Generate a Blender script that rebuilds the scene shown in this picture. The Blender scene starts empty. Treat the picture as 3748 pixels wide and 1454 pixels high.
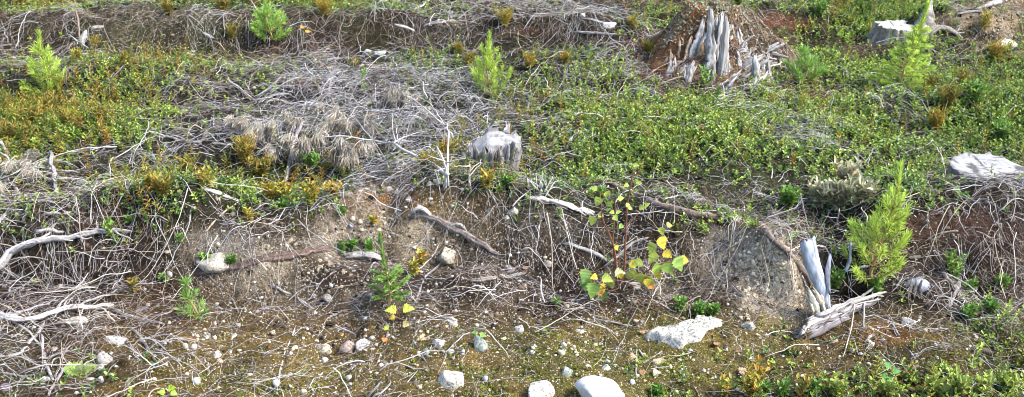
import bpy, math, random
import numpy as np
from mathutils import Vector, Matrix, Quaternion
R = np.random.RandomState(7)
random.seed(7)
sc = bpy.context.scene
COL = sc.collection

# ------------------------------------------------------------------ camera maths (photo is 3748 x 1454)
CAMH = 1.6; PITCH = math.radians(26.0); F = 1874.0/math.tan(math.radians(26.0))
FW = np.array([0, math.cos(PITCH), -math.sin(PITCH)]); UP = np.array([0, math.sin(PITCH), math.cos(PITCH)])
def ray(px, py):
    d = FW + UP*((727.0-py)/F); d = d.copy(); d[0] += (px-1874.0)/F
    return d/np.linalg.norm(d)
def flat(px, py, z=0.0):
    d = ray(px, py); t = (z-CAMH)/d[2]; return d[0]*t, d[1]*t
def proj(x, y, z):
    dz = z-CAMH
    dep = y*FW[1] + dz*FW[2]; u = y*UP[1] + dz*UP[2]
    dep = np.maximum(dep, .2)
    return 1874.0 + F*x/dep, 727.0 - F*u/dep

# ------------------------------------------------------------------ noise
def _h(ix, iy, iz):
    n = (ix*374761393 + iy*668265263 + iz*2147483647 + 1013904223) & 0xffffffff
    n = ((n ^ (n >> 13))*1274126177) & 0xffffffff
    n = (n ^ (n >> 16)) & 0xffffffff
    n = (n*2246822519) & 0xffffffff
    return ((n ^ (n >> 15)) & 0xffffff)/float(0xffffff)
def vn(x, y, z=0.0, s=0):
    x = np.asarray(x, float); y = np.asarray(y, float); z = np.asarray(z, float)+np.zeros_like(x)
    ix = np.floor(x).astype(np.int64); iy = np.floor(y).astype(np.int64); iz = np.floor(z).astype(np.int64)
    fx, fy, fz = x-ix, y-iy, z-iz
    fx = fx*fx*(3-2*fx); fy = fy*fy*(3-2*fy); fz = fz*fz*(3-2*fz)
    iz = iz + s*131
    def g(a, b, c): return _h(ix+a, iy+b, iz+c)
    l = lambda a, b, t: a+(b-a)*t
    return l(l(l(g(0,0,0), g(1,0,0), fx), l(g(0,1,0), g(1,1,0), fx), fy),
             l(l(g(0,0,1), g(1,0,1), fx), l(g(0,1,1), g(1,1,1), fx), fy), fz)*2-1
def fbm(x, y, z=0.0, s=0, o=3):
    v = 0; a = 1.0; t = 0; f = 1.0
    for i in range(o):
        v = v + a*vn(x*f+i*7.3, y*f-i*3.1, np.asarray(z)*f, s+i); t += a; a *= .5; f *= 2.03
    return v/t
def sst(t): t = np.clip(t, 0, 1); return t*t*(3-2*t)

# ------------------------------------------------------------------ terrain
K = 3748/2576.0
def line(pts, z):
    a = np.array([flat(p[0]*K, p[1]*K, z) for p in pts]); return a[np.argsort(a[:, 0])]
B0 = line([(-400,800),(0,800),(400,790),(800,765),(1100,745),(1400,765),(1700,775),(2000,815),(2200,770),(2576,800),(2900,800)], 0)
C0 = line([(-400,560),(0,565),(250,515),(470,510),(700,545),(900,480),(990,440),(1120,480),(1350,520),(1600,505),(1850,570),(2020,660),(2150,640),(2260,500),(2576,490),(2900,500)], .15)
HC = np.interp(C0[:,0], C0[:,0], [.14,.14,.16,.17,.14,.16,.20,.17,.16,.16,.15,.12,.11,.18,.18,.16])
B1 = line([(-400,140),(0,150),(500,135),(900,135),(1150,130),(1500,140),(1650,140),(1900,110),(2200,90),(2576,110),(2900,110)], .08)
C1 = line([(-400,40),(0,55),(500,45),(900,50),(1150,60),(1500,85),(1650,90),(1900,60),(2200,50),(2576,40),(2900,40)], .18)
H1 = np.interp(C1[:,0], C1[:,0], [.13,.13,.13,.14,.09,.10,.06,.03,.02,.04,.04])
def blob(px, py, z, rx, ry, h): 
    x, y = flat(px*K, py*K, z); return (x, y, rx, ry, h)
BL = [blob(760,215,.1,.22,.10,.06), blob(1790,190,.1,.50,.36,.07), blob(2480,75,.14,.34,.14,.13), blob(2340,70,.14,.16,.1,.09), blob(2520,120,.14,.3,.08,.06), blob(2510,40,.16,.3,.15,.05),
      blob(1930,40,.15,.40,.15,.09), blob(1450,70,.15,.30,.10,.05), blob(1580,110,.12,.22,.10,.08), blob(980,80,.15,.35,.12,.05),
      blob(1905,720,.04,.24,.17,.065), blob(450,560,.12,.16,.10,.075), blob(220,545,.12,.20,.1,.06), blob(2480,560,.14,.30,.14,.08), blob(330,620,.05,.10,.08,-.06), blob(720,600,.08,.16,.06,-.05), blob(880,610,.06,.14,.06,-.06), blob(650,720,.04,.2,.05,-.05), blob(1130,540,.1,.2,.07,.05), blob(1210,640,.05,.16,.06,-.05), blob(1480,560,.1,.2,.05,-.05), blob(1640,560,.1,.15,.07,.05), blob(1750,700,.05,.14,.07,-.04), blob(1400,700,.04,.1,.05,-.04), blob(2080,590,.08,.12,.08,-.06), blob(2250,640,.06,.1,.06,-.04), blob(120,690,.04,.2,.05,-.05), blob(1270,700,.05,.13,.06,.04), blob(60,610,.06,.15,.08,.04),
      blob(760,440,.08,.35,.22,-.07), blob(150,400,.08,.5,.15,-.05), blob(200,235,.1,.7,.09,-.06), blob(250,180,.1,.8,.12,.06),
      blob(1800,380,.1,.8,.35,.04), blob(2450,270,.1,.5,.2,.07), blob(600,640,.06,.25,.1,.03), blob(1250,600,.08,.3,.1,.03),
      blob(2310,730,.03,.14,.08,.05), blob(2250,100,.14,.2,.1,.05), blob(2450,115,.14,.12,.04,-.07), blob(2040,740,.03,.12,.08,-.03),
      blob(1130,270,.1,.5,.1,-.04), blob(1100,240,.1,.3,.06,.03), blob(1480,620,.08,.18,.1,-.03), blob(1130,620,.08,.2,.07,-.02)]
def H0(x, y):
    x = np.asarray(x, float); y = np.asarray(y, float)
    yb = np.interp(x, B0[:,0], B0[:,1]); yc = np.interp(x, C0[:,0], C0[:,1]); hc = np.interp(x, C0[:,0], HC)
    wob = .05*vn(x*3, y*0+1.5, 0, 9) + .02*vn(x*9, y*3, 0, 8)
    t = (y+wob-yb)/np.maximum(yc-yb, .12)
    pl = .075
    h = hc*sst(t*1.35-.35)*(t <= 1) + (t > 1)*(pl + (hc-pl)*(1-sst((y+wob-yc)/.38)))
    yb1 = np.interp(x, B1[:,0], B1[:,1]); yc1 = np.interp(x, C1[:,0], C1[:,1]); h1 = np.interp(x, C1[:,0], H1)
    t1 = (y+wob*1.6-yb1)/np.maximum(yc1-yb1, .14)
    h = h + h1*(sst(t1) - .45*sst((y-yc1)/.9)*(t1 > 1))
    for bx, by, rx, ry, bh in BL:
        h = h + bh*np.exp(-((x-bx)/rx)**2 - ((y-by)/ry)**2)
    dist = np.sqrt(x*x+y*y)
    k = np.clip(1.6-dist/14., .0, 1)
    h = h + k*(.040*fbm(x*2.2, y*2.2, 0, 1) + .034*fbm(x*8, y*8, 0, 4) - .016*np.abs(fbm(x*13, y*13, 0, 14))) + .25*fbm(x*.12, y*.12, 0, 2)*sst((dist-8)/12)
    return h
_GX = np.arange(-6, 6.001, .0125); _GY = np.arange(.6, 9.001, .0125)
_gx, _gy = np.meshgrid(_GX, _GY)
_HT = H0(_gx, _gy)
def grid(A, x, y):
    u = np.clip((np.asarray(x, float)+6)/.0125, 0, len(_GX)-1.001); v = np.clip((np.asarray(y, float)-.6)/.0125, 0, len(_GY)-1.001)
    i = u.astype(int); j = v.astype(int); a = u-i; b = v-j
    return A[j,i]*(1-a)*(1-b)+A[j,i+1]*a*(1-b)+A[j+1,i]*(1-a)*b+A[j+1,i+1]*a*b
def H(x, y): return grid(_HT, x, y)
def at(px, py, surf=H, off=0.0):
    d = ray(px, py); t = 1.0; z = 0
    while t < 12:
        z = float(surf(d[0]*t, d[1]*t))+off
        if CAMH + d[2]*t <= z: break
        t += .02
    lo, hi = t-.02, t
    for _ in range(12):
        m = (lo+hi)/2
        if CAMH + d[2]*m <= float(surf(d[0]*m, d[1]*m))+off: hi = m
        else: lo = m
    t = hi
    return np.array([d[0]*t, d[1]*t, CAMH+d[2]*t])
def atp(px, py, y0):
    d = ray(px, py); t = y0/d[1]; return np.array([d[0]*t, y0, CAMH+d[2]*t])
def sz(p): return np.linalg.norm(np.array(p)-np.array([0, 0, CAMH]))/F     # metres per photo pixel at p

# ------------------------------------------------------------------ cover maps: 26 x 10 cells of the ground as it lies
def G(s):
    rows = s.split(); return np.array([[float(c) for c in r] for r in rows])/9.0
MG = G("33344444532211223434787311 55665543235544332114666435 66542222223454335565455578 68862113322356778998678888 33345588712347887888678633 33233232000012222343432100 11001001010000010000111000 00000000000000001000112031 00000000000001000001000033 11211000000001011112233444")
MY = G("66433564420021013521332000 22344442122323100001111123 57741101111132100001211444 54330024322312112222122244 21146567802652212222111111 10133200000000000100011000 00000000000000000000000000 00000000000000000000000000 00000000000000000000000000 00000000000000000112222222")
MT = G("34433223247888884353111233 66666655776666664234333532 33358888887536775567745532 53479999988735553335753222 87776423356643333444443555 88877766345677765677876799 87775555554555566666655788 88865554454455555555554566 77753333332222222222343455 76654333333222222222333555")
MT = np.maximum(MT, .33)
MP = G("00001110000000000000000020 00011110010000000000000010 00000000000000010000000000 00000000000000010000000000 00000000046200000000000000 01120002688752000011000000 00112677766653122256100111 12113445554544433366111121 12256778888888876555555533 11256778888888888644334322")
MR = G("77532133345442212277200477 88865556545444554665325876 22244454654222443366623421 22233332233212211112432111 33332112256433211122222344 67776666655566555654333666 87866655555666655653116888 88776555555566555565124655 66543333333332222221244544 44333333333333332222222222")
MO = G("00000000000000001330000034 00000000000000002543000044 00000000000000003543300000 00000000000000000000000000 00000000023000000000000000 00000001378511000012100000 00000111222100011112100001 00011222111111111144000011 11346654433344544655665433 11355666545666655553454433")
MS = G("00134320000111220022000355 00023221101111122200133156 00000000000001110000000000 00000000000001110000000000 00000000143200000000000000 01222222655435322123312222 00112675543444333489421222 00001344333333333389422223 01112222222222233344222222 01111222222222222222211111")
MM = G("00000000000000000000000000 00000000000000000000000000 00000000000000000000000000 00000000000000000000000000 00000000000000000000000000 00000000000000000000000000 00001000000000000000000000 00000000000000000000000000 10012222222335556753122443 21113355533667777544223444")
def look(M, px, py):
    u = np.clip(np.asarray(px)/K/100-.5, 0, 24.999); v = np.clip(np.asarray(py)/K/100-.5, 0, 8.999)
    i = u.astype(int); j = v.astype(int); a = u-i; b = v-j
    return M[j,i]*(1-a)*(1-b)+M[j,i+1]*a*(1-b)+M[j+1,i]*(1-a)*b+M[j+1,i+1]*a*b
EXC = [(2612,240,.27),(3612,668,.155),(3276,140,.085),(1795,665,.11),(3085,1180,.05),(2990,1200,.05),(3160,1140,.04),(2500,1225,.07),(2440,1245,.06),(2600,1190,.05),(2208,1430,.09),(1972,1430,.05),(1648,1388,.05),(1365,192,.07),(2232,92,.04),(2442,165,.05),(3276,170,.05),(1740,250,.0),(3560,708,.07),(3650,708,.07)]
EXW = [(*flat(a, b, .08 if b < 900 else .0), c) for a, b, c in EXC]
def bare(x, y):
    """1 on the torn faces of the two furrow banks"""
    yb1 = np.interp(x, B1[:,0], B1[:,1]); yc1 = np.interp(x, C1[:,0], C1[:,1]); h1 = np.interp(x, C1[:,0], H1)
    t1 = (y+.05*vn(x*3, 0*x+1.5, 0, 9)-yb1)/np.maximum(yc1-yb1, .14)
    w1 = sst((t1+.25)/.3)*(1-sst((t1-1.1)/.3))*np.clip((h1-.05)/.06, 0, 1)
    return w1
# torn patches and one painted cavity shade: (px, py, rx, ry, strength, soil colour)
SPOT = [(2300,170,120,32,1.,(.050,.024,.017)),(2860,85,150,38,1.,(.10,.045,.025)),(3170,190,110,35,.8,(.07,.035,.025)),(1120,300,85,30,.8,(.10,.05,.03)),(2420,270,90,50,.8,(.13,.06,.03)),(3050,345,130,28,.7,(.08,.04,.028)),
        (3580,75,130,28,1.,(.24,.18,.11)),(3400,110,70,45,.9,(.10,.08,.06)),(3570,125,90,18,1.,(.03,.022,.018)),(3640,160,90,20,1.,(.30,.24,.16)),(3480,60,60,20,.8,(.16,.12,.08)),(3470,230,90,40,.5,(.06,.04,.03)),(1930,130,120,18,.7,(.07,.035,.025)),  # near-black spot puts the far right cavity's shade into the soil colour
        (2800,990,115,105,1.,(.62,.51,.34)),(2700,900,120,60,.7,(.26,.235,.20)),(1330,705,80,50,.8,(.33,.27,.19)),(1440,745,130,40,.9,(.17,.085,.025)),(800,900,150,50,.55,(.28,.245,.20)),(3230,1225,110,50,.9,(.16,.075,.02)),(640,300,0.1,.1,0,(0,0,0)),
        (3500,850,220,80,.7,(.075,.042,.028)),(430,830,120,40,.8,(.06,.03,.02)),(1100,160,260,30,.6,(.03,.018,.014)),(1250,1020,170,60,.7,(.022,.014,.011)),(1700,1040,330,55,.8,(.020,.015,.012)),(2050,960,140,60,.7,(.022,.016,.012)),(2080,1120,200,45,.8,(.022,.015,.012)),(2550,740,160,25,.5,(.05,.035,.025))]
def spotw(px, py, s): return s[4]*np.exp(-(((px-s[0])/s[2])**2+((py-s[1])/s[3])**2)**1.6)
def dens(M, x, y, clump=.5, cs=6.0, seed=3):
    px, py = proj(x, y, H(x, y))
    px = px + 45*vn(x*5, y*5, 0, 21); py = py + 35*vn(x*5, y*5, 0, 22)
    d = look(M, px, py)
    if M is MG or M is MY or M is MR or M is MT:
        w = 0
        for s in SPOT: w = np.maximum(w, spotw(px, py, s))
        d = d*(1-.9*w) if (M is MG or M is MY) else (np.maximum(d, w*.75) if M is MR else d*(1-.35*w))
    if M is MG or M is MY: d = d*(1-.93*bare(x, y))
    if M is MR: d = np.maximum(d, bare(x, y)*1.1)
    if M is MT: d = np.maximum(d, bare(x, y)*.62)
    return np.clip(d*(1+clump*1.6*fbm(x*cs, y*cs, 0, seed)), 0, 1.2)
def scatter(M, per_m2, clump=.5, cs=6.0, seed=3, power=1.4, ymin=1.95, ymax=6.6):
    A = (ymax-ymin)*(1.1*(ymax+ymin)/2+.8); n = int(A*per_m2*1.35*((.60*ymax+.75)/(.55*ymax+.4)))
    y = R.uniform(ymin, ymax, n); x = R.uniform(-1, 1, n)*(.60*ymax+.75)
    k = np.abs(x) < .60*y+.75; x = x[k]; y = y[k]
    d = dens(M, x, y, clump, cs, seed)**power
    k = R.rand(len(x)) < d
    for a, b, c in EXW: k &= ((x-a)**2+((y-b)*1.1)**2) > c*c
    return x[k], y[k]

# ------------------------------------------------------------------ mesh + object helpers
def mesh(name, V, Fq, C=None, mats=(), smooth=True, parent=None, loc=None, quat=None, mi=None):
    """V (n,3); Fq list of arrays of faces (quads and tris)"""
    V = np.asarray(V, np.float32).reshape(-1, 3)
    if not isinstance(Fq, list): Fq = [Fq]
    Fq = [np.asarray(f, np.int32) for f in Fq if len(f)]
    me = bpy.data.meshes.new(name)
    me.vertices.add(len(V)); me.vertices.foreach_set('co', V.ravel())
    li = np.concatenate([f.ravel() for f in Fq]); cnt = np.concatenate([np.full(len(f), f.shape[1], np.int32) for f in Fq])
    me.loops.add(len(li)); me.loops.foreach_set('vertex_index', li)
    me.polygons.add(len(cnt)); st = np.zeros(len(cnt), np.int32); st[1:] = np.cumsum(cnt)[:-1]
    me.polygons.foreach_set('loop_start', st)
    me.update(calc_edges=True)
    if smooth: me.polygons.foreach_set('use_smooth', np.ones(len(cnt), bool))
    if C is not None:
        C = np.asarray(C, np.float32)
        if C.ndim == 1: C = np.tile(C, (len(V), 1))
        C4 = np.ones((len(V), 4), np.float32); C4[:, :3] = C
        a = me.color_attributes.new('col', 'FLOAT_COLOR', 'POINT'); a.data.foreach_set('color', C4.ravel())
    for m in mats: me.materials.append(m)
    if mi is not None: me.polygons.foreach_set('material_index', np.asarray(mi, np.int32))
    o = bpy.data.objects.new(name, me); COL.objects.link(o)
    if loc is not None: o.location = loc
    if quat is not None: o.rotation_mode = 'QUATERNION'; o.rotation_quaternion = quat
    if parent is not None: o.parent = parent
    return o
def tag(o, label, cat, group=None, kind=None):
    o['label'] = label
    if cat: o['category'] = cat
    if group: o['group'] = group
    if kind: o['kind'] = kind
    return o
def empty(name, loc, label, cat, group=None):
    o = bpy.data.objects.new(name, None); COL.objects.link(o); o.location = [float(v) for v in loc]
    o.empty_display_size = .05
    return tag(o, label, cat, group)

def nrm(a): return a/np.maximum(np.linalg.norm(a, axis=-1, keepdims=True), 1e-9)
def tubes(P, Rr, sides=4, ref=None):
    """P (N,K,3), Rr (N,K) -> V, F"""
    N, Kk, _ = P.shape
    T = np.gradient(P, axis=1); T = nrm(T)
    if ref is None:
        ref = R.normal(size=(N, 1, 3)); ref[..., 2] += 2
    A = nrm(np.cross(T, ref+np.zeros_like(T))); B = np.cross(T, A)
    th = np.arange(sides)*2*math.pi/sides
    V = P[:, :, None, :] + Rr[:, :, None, None]*(A[:, :, None, :]*np.cos(th)[:, None] + B[:, :, None, :]*np.sin(th)[:, None])
    idx = np.arange(N*Kk*sides).reshape(N, Kk, sides)
    a = idx[:, :-1]; b = idx[:, 1:]
    Fq = np.stack([a, np.roll(a, -1, 2), np.roll(b, -1, 2), b], -1).reshape(-1, 4)
    return V.reshape(-1, 3), Fq
def leaves(p, d, L, W, fold=.25, droop=.15, upr=None):
    """p,d (N,3) L,W (N,) -> 6 verts, 2 quads each"""
    N = len(p); d = nrm(d)
    up = np.array([0, 0, 1.0])+R.normal(size=(N, 3))*.35 if upr is None else upr
    s = nrm(np.cross(d, up)); n = np.cross(s, d)
    L = L[:, None]; W = W[:, None]
    V = np.stack([p, p+d*L*.3-s*W*.46+n*W*fold, p+d*L*.72-s*W*.42+n*W*fold*.8, p+d*L-n*L*droop,
                  p+d*L*.72+s*W*.42+n*W*fold*.8, p+d*L*.3+s*W*.46+n*W*fold], 1)
    i = np.arange(N)[:, None]*6
    Fq = np.concatenate([i+np.array([0, 1, 2, 3]), i+np.array([0, 3, 4, 5])], 0)
    return V.reshape(-1, 3), Fq
def cat(parts):
    """[(V,F,C)...] -> one"""
    Vs, Fs, Cs, o = [], [], [], 0
    for V, Fq, C in parts:
        V = np.asarray(V).reshape(-1, 3); C = np.asarray(C, float)
        if C.ndim == 1: C = np.tile(C, (len(V), 1))
        Vs.append(V); Fs.append(np.asarray(Fq)+o); Cs.append(C); o += len(V)
    q = [f for f in Fs if f.shape[1] == 4]; t = [f for f in Fs if f.shape[1] == 3]
    out = []
    if q: out.append(np.concatenate(q))
    if t: out.append(np.concatenate(t))
    return np.concatenate(Vs), out, np.concatenate(Cs)

# ------------------------------------------------------------------ materials
def mat(name, rough=.8, nscale=40., namt=.35, bump=.3, bdist=.004, spec=.25, trans=0., stretch=None, ring=False, speck=0.):
    m = bpy.data.materials.new(name); m.use_nodes = True; nt = m.node_tree; N = nt.nodes; L = nt.links
    N.clear(); out = N.new('ShaderNodeOutputMaterial'); b = N.new('ShaderNodeBsdfPrincipled')
    b.inputs['Roughness'].default_value = rough; b.inputs['Specular IOR Level'].default_value = spec
    a = N.new('ShaderNodeAttribute'); a.attribute_name = 'col'
    tc = N.new('ShaderNodeTexCoord'); src = tc.outputs['Object']
    if stretch:
        mp = N.new('ShaderNodeMapping'); mp.inputs['Scale'].default_value = stretch; L.new(src, mp.inputs['Vector']); src = mp.outputs[0]
    n = N.new('ShaderNodeTexNoise'); n.inputs['Scale'].default_value = nscale; n.inputs['Detail'].default_value = 6; n.inputs['Roughness'].default_value = .7
    L.new(src, n.inputs['Vector'])
    mr = N.new('ShaderNodeMapRange'); mr.inputs[1].default_value = .3; mr.inputs[2].default_value = .7
    mr.inputs[3].default_value = 1-namt; mr.inputs[4].default_value = 1+namt; mr.clamp = False
    L.new(n.outputs[0], mr.inputs[0])
    fac = mr.outputs[0]; hgt = n.outputs[0]
    if ring:
        w = N.new('ShaderNodeTexWave'); w.wave_type = 'RINGS'; w.rings_direction = 'Z'; w.inputs['Scale'].default_value = 60; w.inputs['Distortion'].default_value = 2; w.inputs['Detail'].default_value = 3
        w.inputs['Detail Scale'].default_value = 2
        L.new(tc.outputs['Object'], w.inputs['Vector'])
        m2 = N.new('ShaderNodeMapRange'); m2.inputs[3].default_value = .92; m2.inputs[4].default_value = 1.04; L.new(w.outputs['Fac'], m2.inputs[0])
        mu = N.new('ShaderNodeMath'); mu.operation = 'MULTIPLY'; L.new(fac, mu.inputs[0]); L.new(m2.outputs[0], mu.inputs[1]); fac = mu.outputs[0]
    if speck:
        v = N.new('ShaderNodeTexVoronoi'); v.inputs['Scale'].default_value = speck; L.new(tc.outputs['Object'], v.inputs['Vector'])
        sp = N.new('ShaderNodeSeparateColor'); L.new(v.outputs['Color'], sp.inputs[0])
        m3 = N.new('ShaderNodeMapRange'); m3.inputs[1].default_value = .55; m3.inputs[2].default_value = 1.; m3.inputs[3].default_value = 1.; m3.inputs[4].default_value = .35
        L.new(sp.outputs[0], m3.inputs[0])
        mu = N.new('ShaderNodeMath'); mu.operation = 'MULTIPLY'; L.new(fac, mu.inputs[0]); L.new(m3.outputs[0], mu.inputs[1]); fac = mu.outputs[0]
    vm = N.new('ShaderNodeVectorMath'); vm.operation = 'SCALE'; L.new(a.outputs['Color'], vm.inputs[0]); L.new(fac, vm.inputs['Scale'])
    L.new(vm.outputs[0], b.inputs['Base Color'])
    if bump:
        bp = N.new('ShaderNodeBump'); bp.inputs['Strength'].default_value = bump; bp.inputs['Distance'].default_value = bdist
        L.new(hgt, bp.inputs['Height']); L.new(bp.outputs[0], b.inputs['Normal'])
    if trans:
        t = N.new('ShaderNodeBsdfTranslucent'); L.new(vm.outputs[0], t.inputs['Color'])
        mx = N.new('ShaderNodeMixShader'); mx.inputs[0].default_value = trans
        L.new(b.outputs[0], mx.inputs[1]); L.new(t.outputs[0], mx.inputs[2]); L.new(mx.outputs[0], out.inputs[0])
    else: L.new(b.outputs[0], out.inputs[0])
    return m
M_LEAF = mat('leaf_gloss', .38, 200, .15, 0, spec=.5, trans=.22)
M_MATTE = mat('leaf_matte', .6, 200, .15, 0, spec=.3, trans=.25)
M_NEEDLE = mat('needle', .55, 120, .12, 0, spec=.3, trans=.35)
M_TWIG = mat('twig_bark', .85, 160, .35, .4, .002, spec=.15)
M_WOOD = mat('weathered_wood', .85, 70, .45, .8, .004, spec=.15, stretch=(1, 1, .09))
M_LOG = mat('log_wood', .9, 90, .5, .8, .005, spec=.12)
M_RING = mat('cut_wood', .85, 60, .3, .5, .003, spec=.15, ring=True)
M_BARK = mat('bark', .95, 60, .6, 1., .012, spec=.1)
M_ROT = mat('rotten_wood', .95, 90, .6, 1., .01, spec=.05, stretch=(1, 1, .25))
M_STONE = mat('stone', .85, 55, .25, .7, .006, spec=.25, speck=260)
M_PEB = mat('pebble', .85, 120, .25, .3, .002, spec=.25)
M_DRY = mat('dry_litter', .9, 200, .3, 0, spec=.1)
M_CONE = mat('cone_scale', .8, 150, .3, .2, .002, spec=.2)

def ground_mat():
    m = bpy.data.materials.new('soil'); m.use_nodes = True; nt = m.node_tree; N = nt.nodes; L = nt.links
    b = N['Principled BSDF']; b.inputs['Roughness'].default_value = .95; b.inputs['Specular IOR Level'].default_value = .1
    a = N.new('ShaderNodeAttribute'); a.attribute_name = 'col'
    g = N.new('ShaderNodeAttribute'); g.attribute_name = 'grit'
    tc = N.new('ShaderNodeTexCoord')
    n = N.new('ShaderNodeTexNoise'); n.inputs['Scale'].default_value = 45; n.inputs['Detail'].default_value = 8; n.inputs['Roughness'].default_value = .75
    L.new(tc.outputs['Object'], n.inputs['Vector'])
    mr = N.new('ShaderNodeMapRange'); mr.inputs[1].default_value = .3; mr.inputs[2].default_value = .7; mr.inputs[3].default_value = .3; mr.inputs[4].default_value = 1.7
    L.new(n.outputs[0], mr.inputs[0])
    vm = N.new('ShaderNodeVectorMath'); vm.operation = 'SCALE'; L.new(a.outputs['Color'], vm.inputs[0]); n2 = N.new('ShaderNodeTexNoise'); n2.inputs['Scale'].default_value = 230; n2.inputs['Detail'].default_value = 4; n2.inputs['Roughness'].default_value = .8
    L.new(tc.outputs['Object'], n2.inputs['Vector'])
    mr2 = N.new('ShaderNodeMapRange'); mr2.inputs[1].default_value = .36; mr2.inputs[2].default_value = .66; mr2.inputs[3].default_value = .25; mr2.inputs[4].default_value = 2.1; L.new(n2.outputs[0], mr2.inputs[0])
    mm = N.new('ShaderNodeMath'); mm.operation = 'MULTIPLY'; L.new(mr.outputs[0], mm.inputs[0]); L.new(mr2.outputs[0], mm.inputs[1]); L.new(mm.outputs[0], vm.inputs['Scale'])
    v = N.new('ShaderNodeTexVoronoi'); v.inputs['Scale'].default_value = 190; v.inputs['Randomness'].default_value = 1
    L.new(tc.outputs['Object'], v.inputs['Vector'])
    sp = N.new('ShaderNodeSeparateColor'); L.new(v.outputs['Color'], sp.inputs[0])
    # a grain shows where its random number is below the local grit density
    lt = N.new('ShaderNodeMath'); lt.operation = 'LESS_THAN'; L.new(sp.outputs[0], lt.inputs[0]); L.new(g.outputs['Fac'], lt.inputs[1])
    dl = N.new('ShaderNodeMath'); dl.operation = 'LESS_THAN'; L.new(v.outputs['Distance'], dl.inputs[0]); dl.inputs[1].default_value = .42
    ml = N.new('ShaderNodeMath'); ml.operation = 'MULTIPLY'; L.new(lt.outputs[0], ml.inputs[0]); L.new(dl.outputs[0], ml.inputs[1])
    cr = N.new('ShaderNodeValToRGB'); cr.color_ramp.elements[0].color = (.22, .17, .11, 1); cr.color_ramp.elements[1].color = (.62, .57, .46, 1)
    L.new(sp.outputs[1], cr.inputs[0])
    mx = N.new('ShaderNodeMix'); mx.data_type = 'RGBA'; L.new(ml.outputs[0], mx.inputs['Factor']); L.new(vm.outputs[0], mx.inputs['A']); L.new(cr.outputs[0], mx.inputs['B'])
    L.new(mx.outputs['Result'], b.inputs['Base Color'])
    ad = N.new('ShaderNodeMath'); ad.operation = 'ADD'; L.new(n.outputs[0], ad.inputs[0]); L.new(ml.outputs[0], ad.inputs[1])
    bp = N.new('ShaderNodeBump'); bp.inputs['Strength'].default_value = 1.; bp.inputs['Distance'].default_value = .02
    L.new(ad.outputs[0], bp.inputs['Height']); L.new(bp.outputs[0], b.inputs['Normal'])
    return m
M_SOIL = ground_mat()

# ------------------------------------------------------------------ ground
def build_ground():
    def axis(lo, hi, step, far, n):
        c = np.arange(lo, hi+1e-6, step)
        e = far**(np.arange(1, n+1)/n)-1
        e = e/e[-1]
        return np.concatenate([lo-(e*120+np.arange(1, n+1)*step)[::-1], c, hi+e*120+np.arange(1, n+1)*step])
    ax = axis(-3.9, 3.9, .0125, 400., 34); ay = axis(1.5, 6.9, .0125, 400., 34)
    X, Y = np.meshgrid(ax, ay)
    Z = H0(X, Y); inn = (np.abs(X) < 5.9) & (Y > .7) & (Y < 8.9); Z = np.where(inn, H(X, Y), Z)
    x = X.ravel(); y = Y.ravel(); z = Z.ravel()
    px, py = proj(x, y, z)
    near = np.clip((7.5-y)/1.0, 0, 1)*np.clip((4.6-np.abs(x))/.7, 0, 1)
    dn = lambda M, s: np.clip(look(M, px+50*vn(x*4, y*4, 0, s), py+40*vn(x*4, y*4, 0, s+1))*(1+.9*fbm(x*7, y*7, 0, s+2)), 0, 1)
    c = np.tile([.009, .0075, .007], (len(x), 1))
    def bl(c, col, w): w = np.clip(w, 0, 1)[:, None]; return c*(1-w)+np.array(col)*w
    c = bl(c, (.020, .013, .010), dn(MR, 31)*1.0)
    c = bl(c, (.016, .010, .008), bare(x, y)*1.2)
    c = bl(c, (.17, .105, .032), dn(MO, 35)*1.0)
    c = bl(c, (.36, .30, .215), dn(MS, 39)**2.6*1.3)
    c = bl(c, (.035, .042, .016), np.clip(dn(MG, 43)*.9+dn(MY, 44)*.5, 0, 1)*.8)
    c = bl(c, (.095, .105, .020), dn(MM, 47)*.5)
    qx = px+40*vn(x*7, y*7, 0, 71); qy = py+28*vn(x*7, y*7, 0, 72)
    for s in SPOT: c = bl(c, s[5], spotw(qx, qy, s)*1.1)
    c = bl(c, (.060, .070, .028), 1-near)
    grit = np.clip(dn(MP, 51)*.25+dn(MS, 39)*.25, 0, .8)*near
    # fine relief
    z = z + near*(.013*fbm(x*30, y*30, 0, 61)+.006*np.abs(vn(x*70, y*70, 0, 66)))
    nx, ny = len(ax), len(ay); i = np.arange(nx*ny).reshape(ny, nx)
    Fq = np.stack([i[:-1, :-1], i[:-1, 1:], i[1:, 1:], i[1:, :-1]], -1).reshape(-1, 4)
    o = mesh('ground', np.stack([x, y, z], 1), Fq, c, [M_SOIL])
    a = o.data.attributes.new('grit', 'FLOAT', 'POINT'); a.data.foreach_set('value', grit.astype(np.float32))
    o['kind'] = 'structure'; o['label'] = 'dark clearcut soil with ochre and pale sandy patches'
    return o
build_ground()
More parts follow.
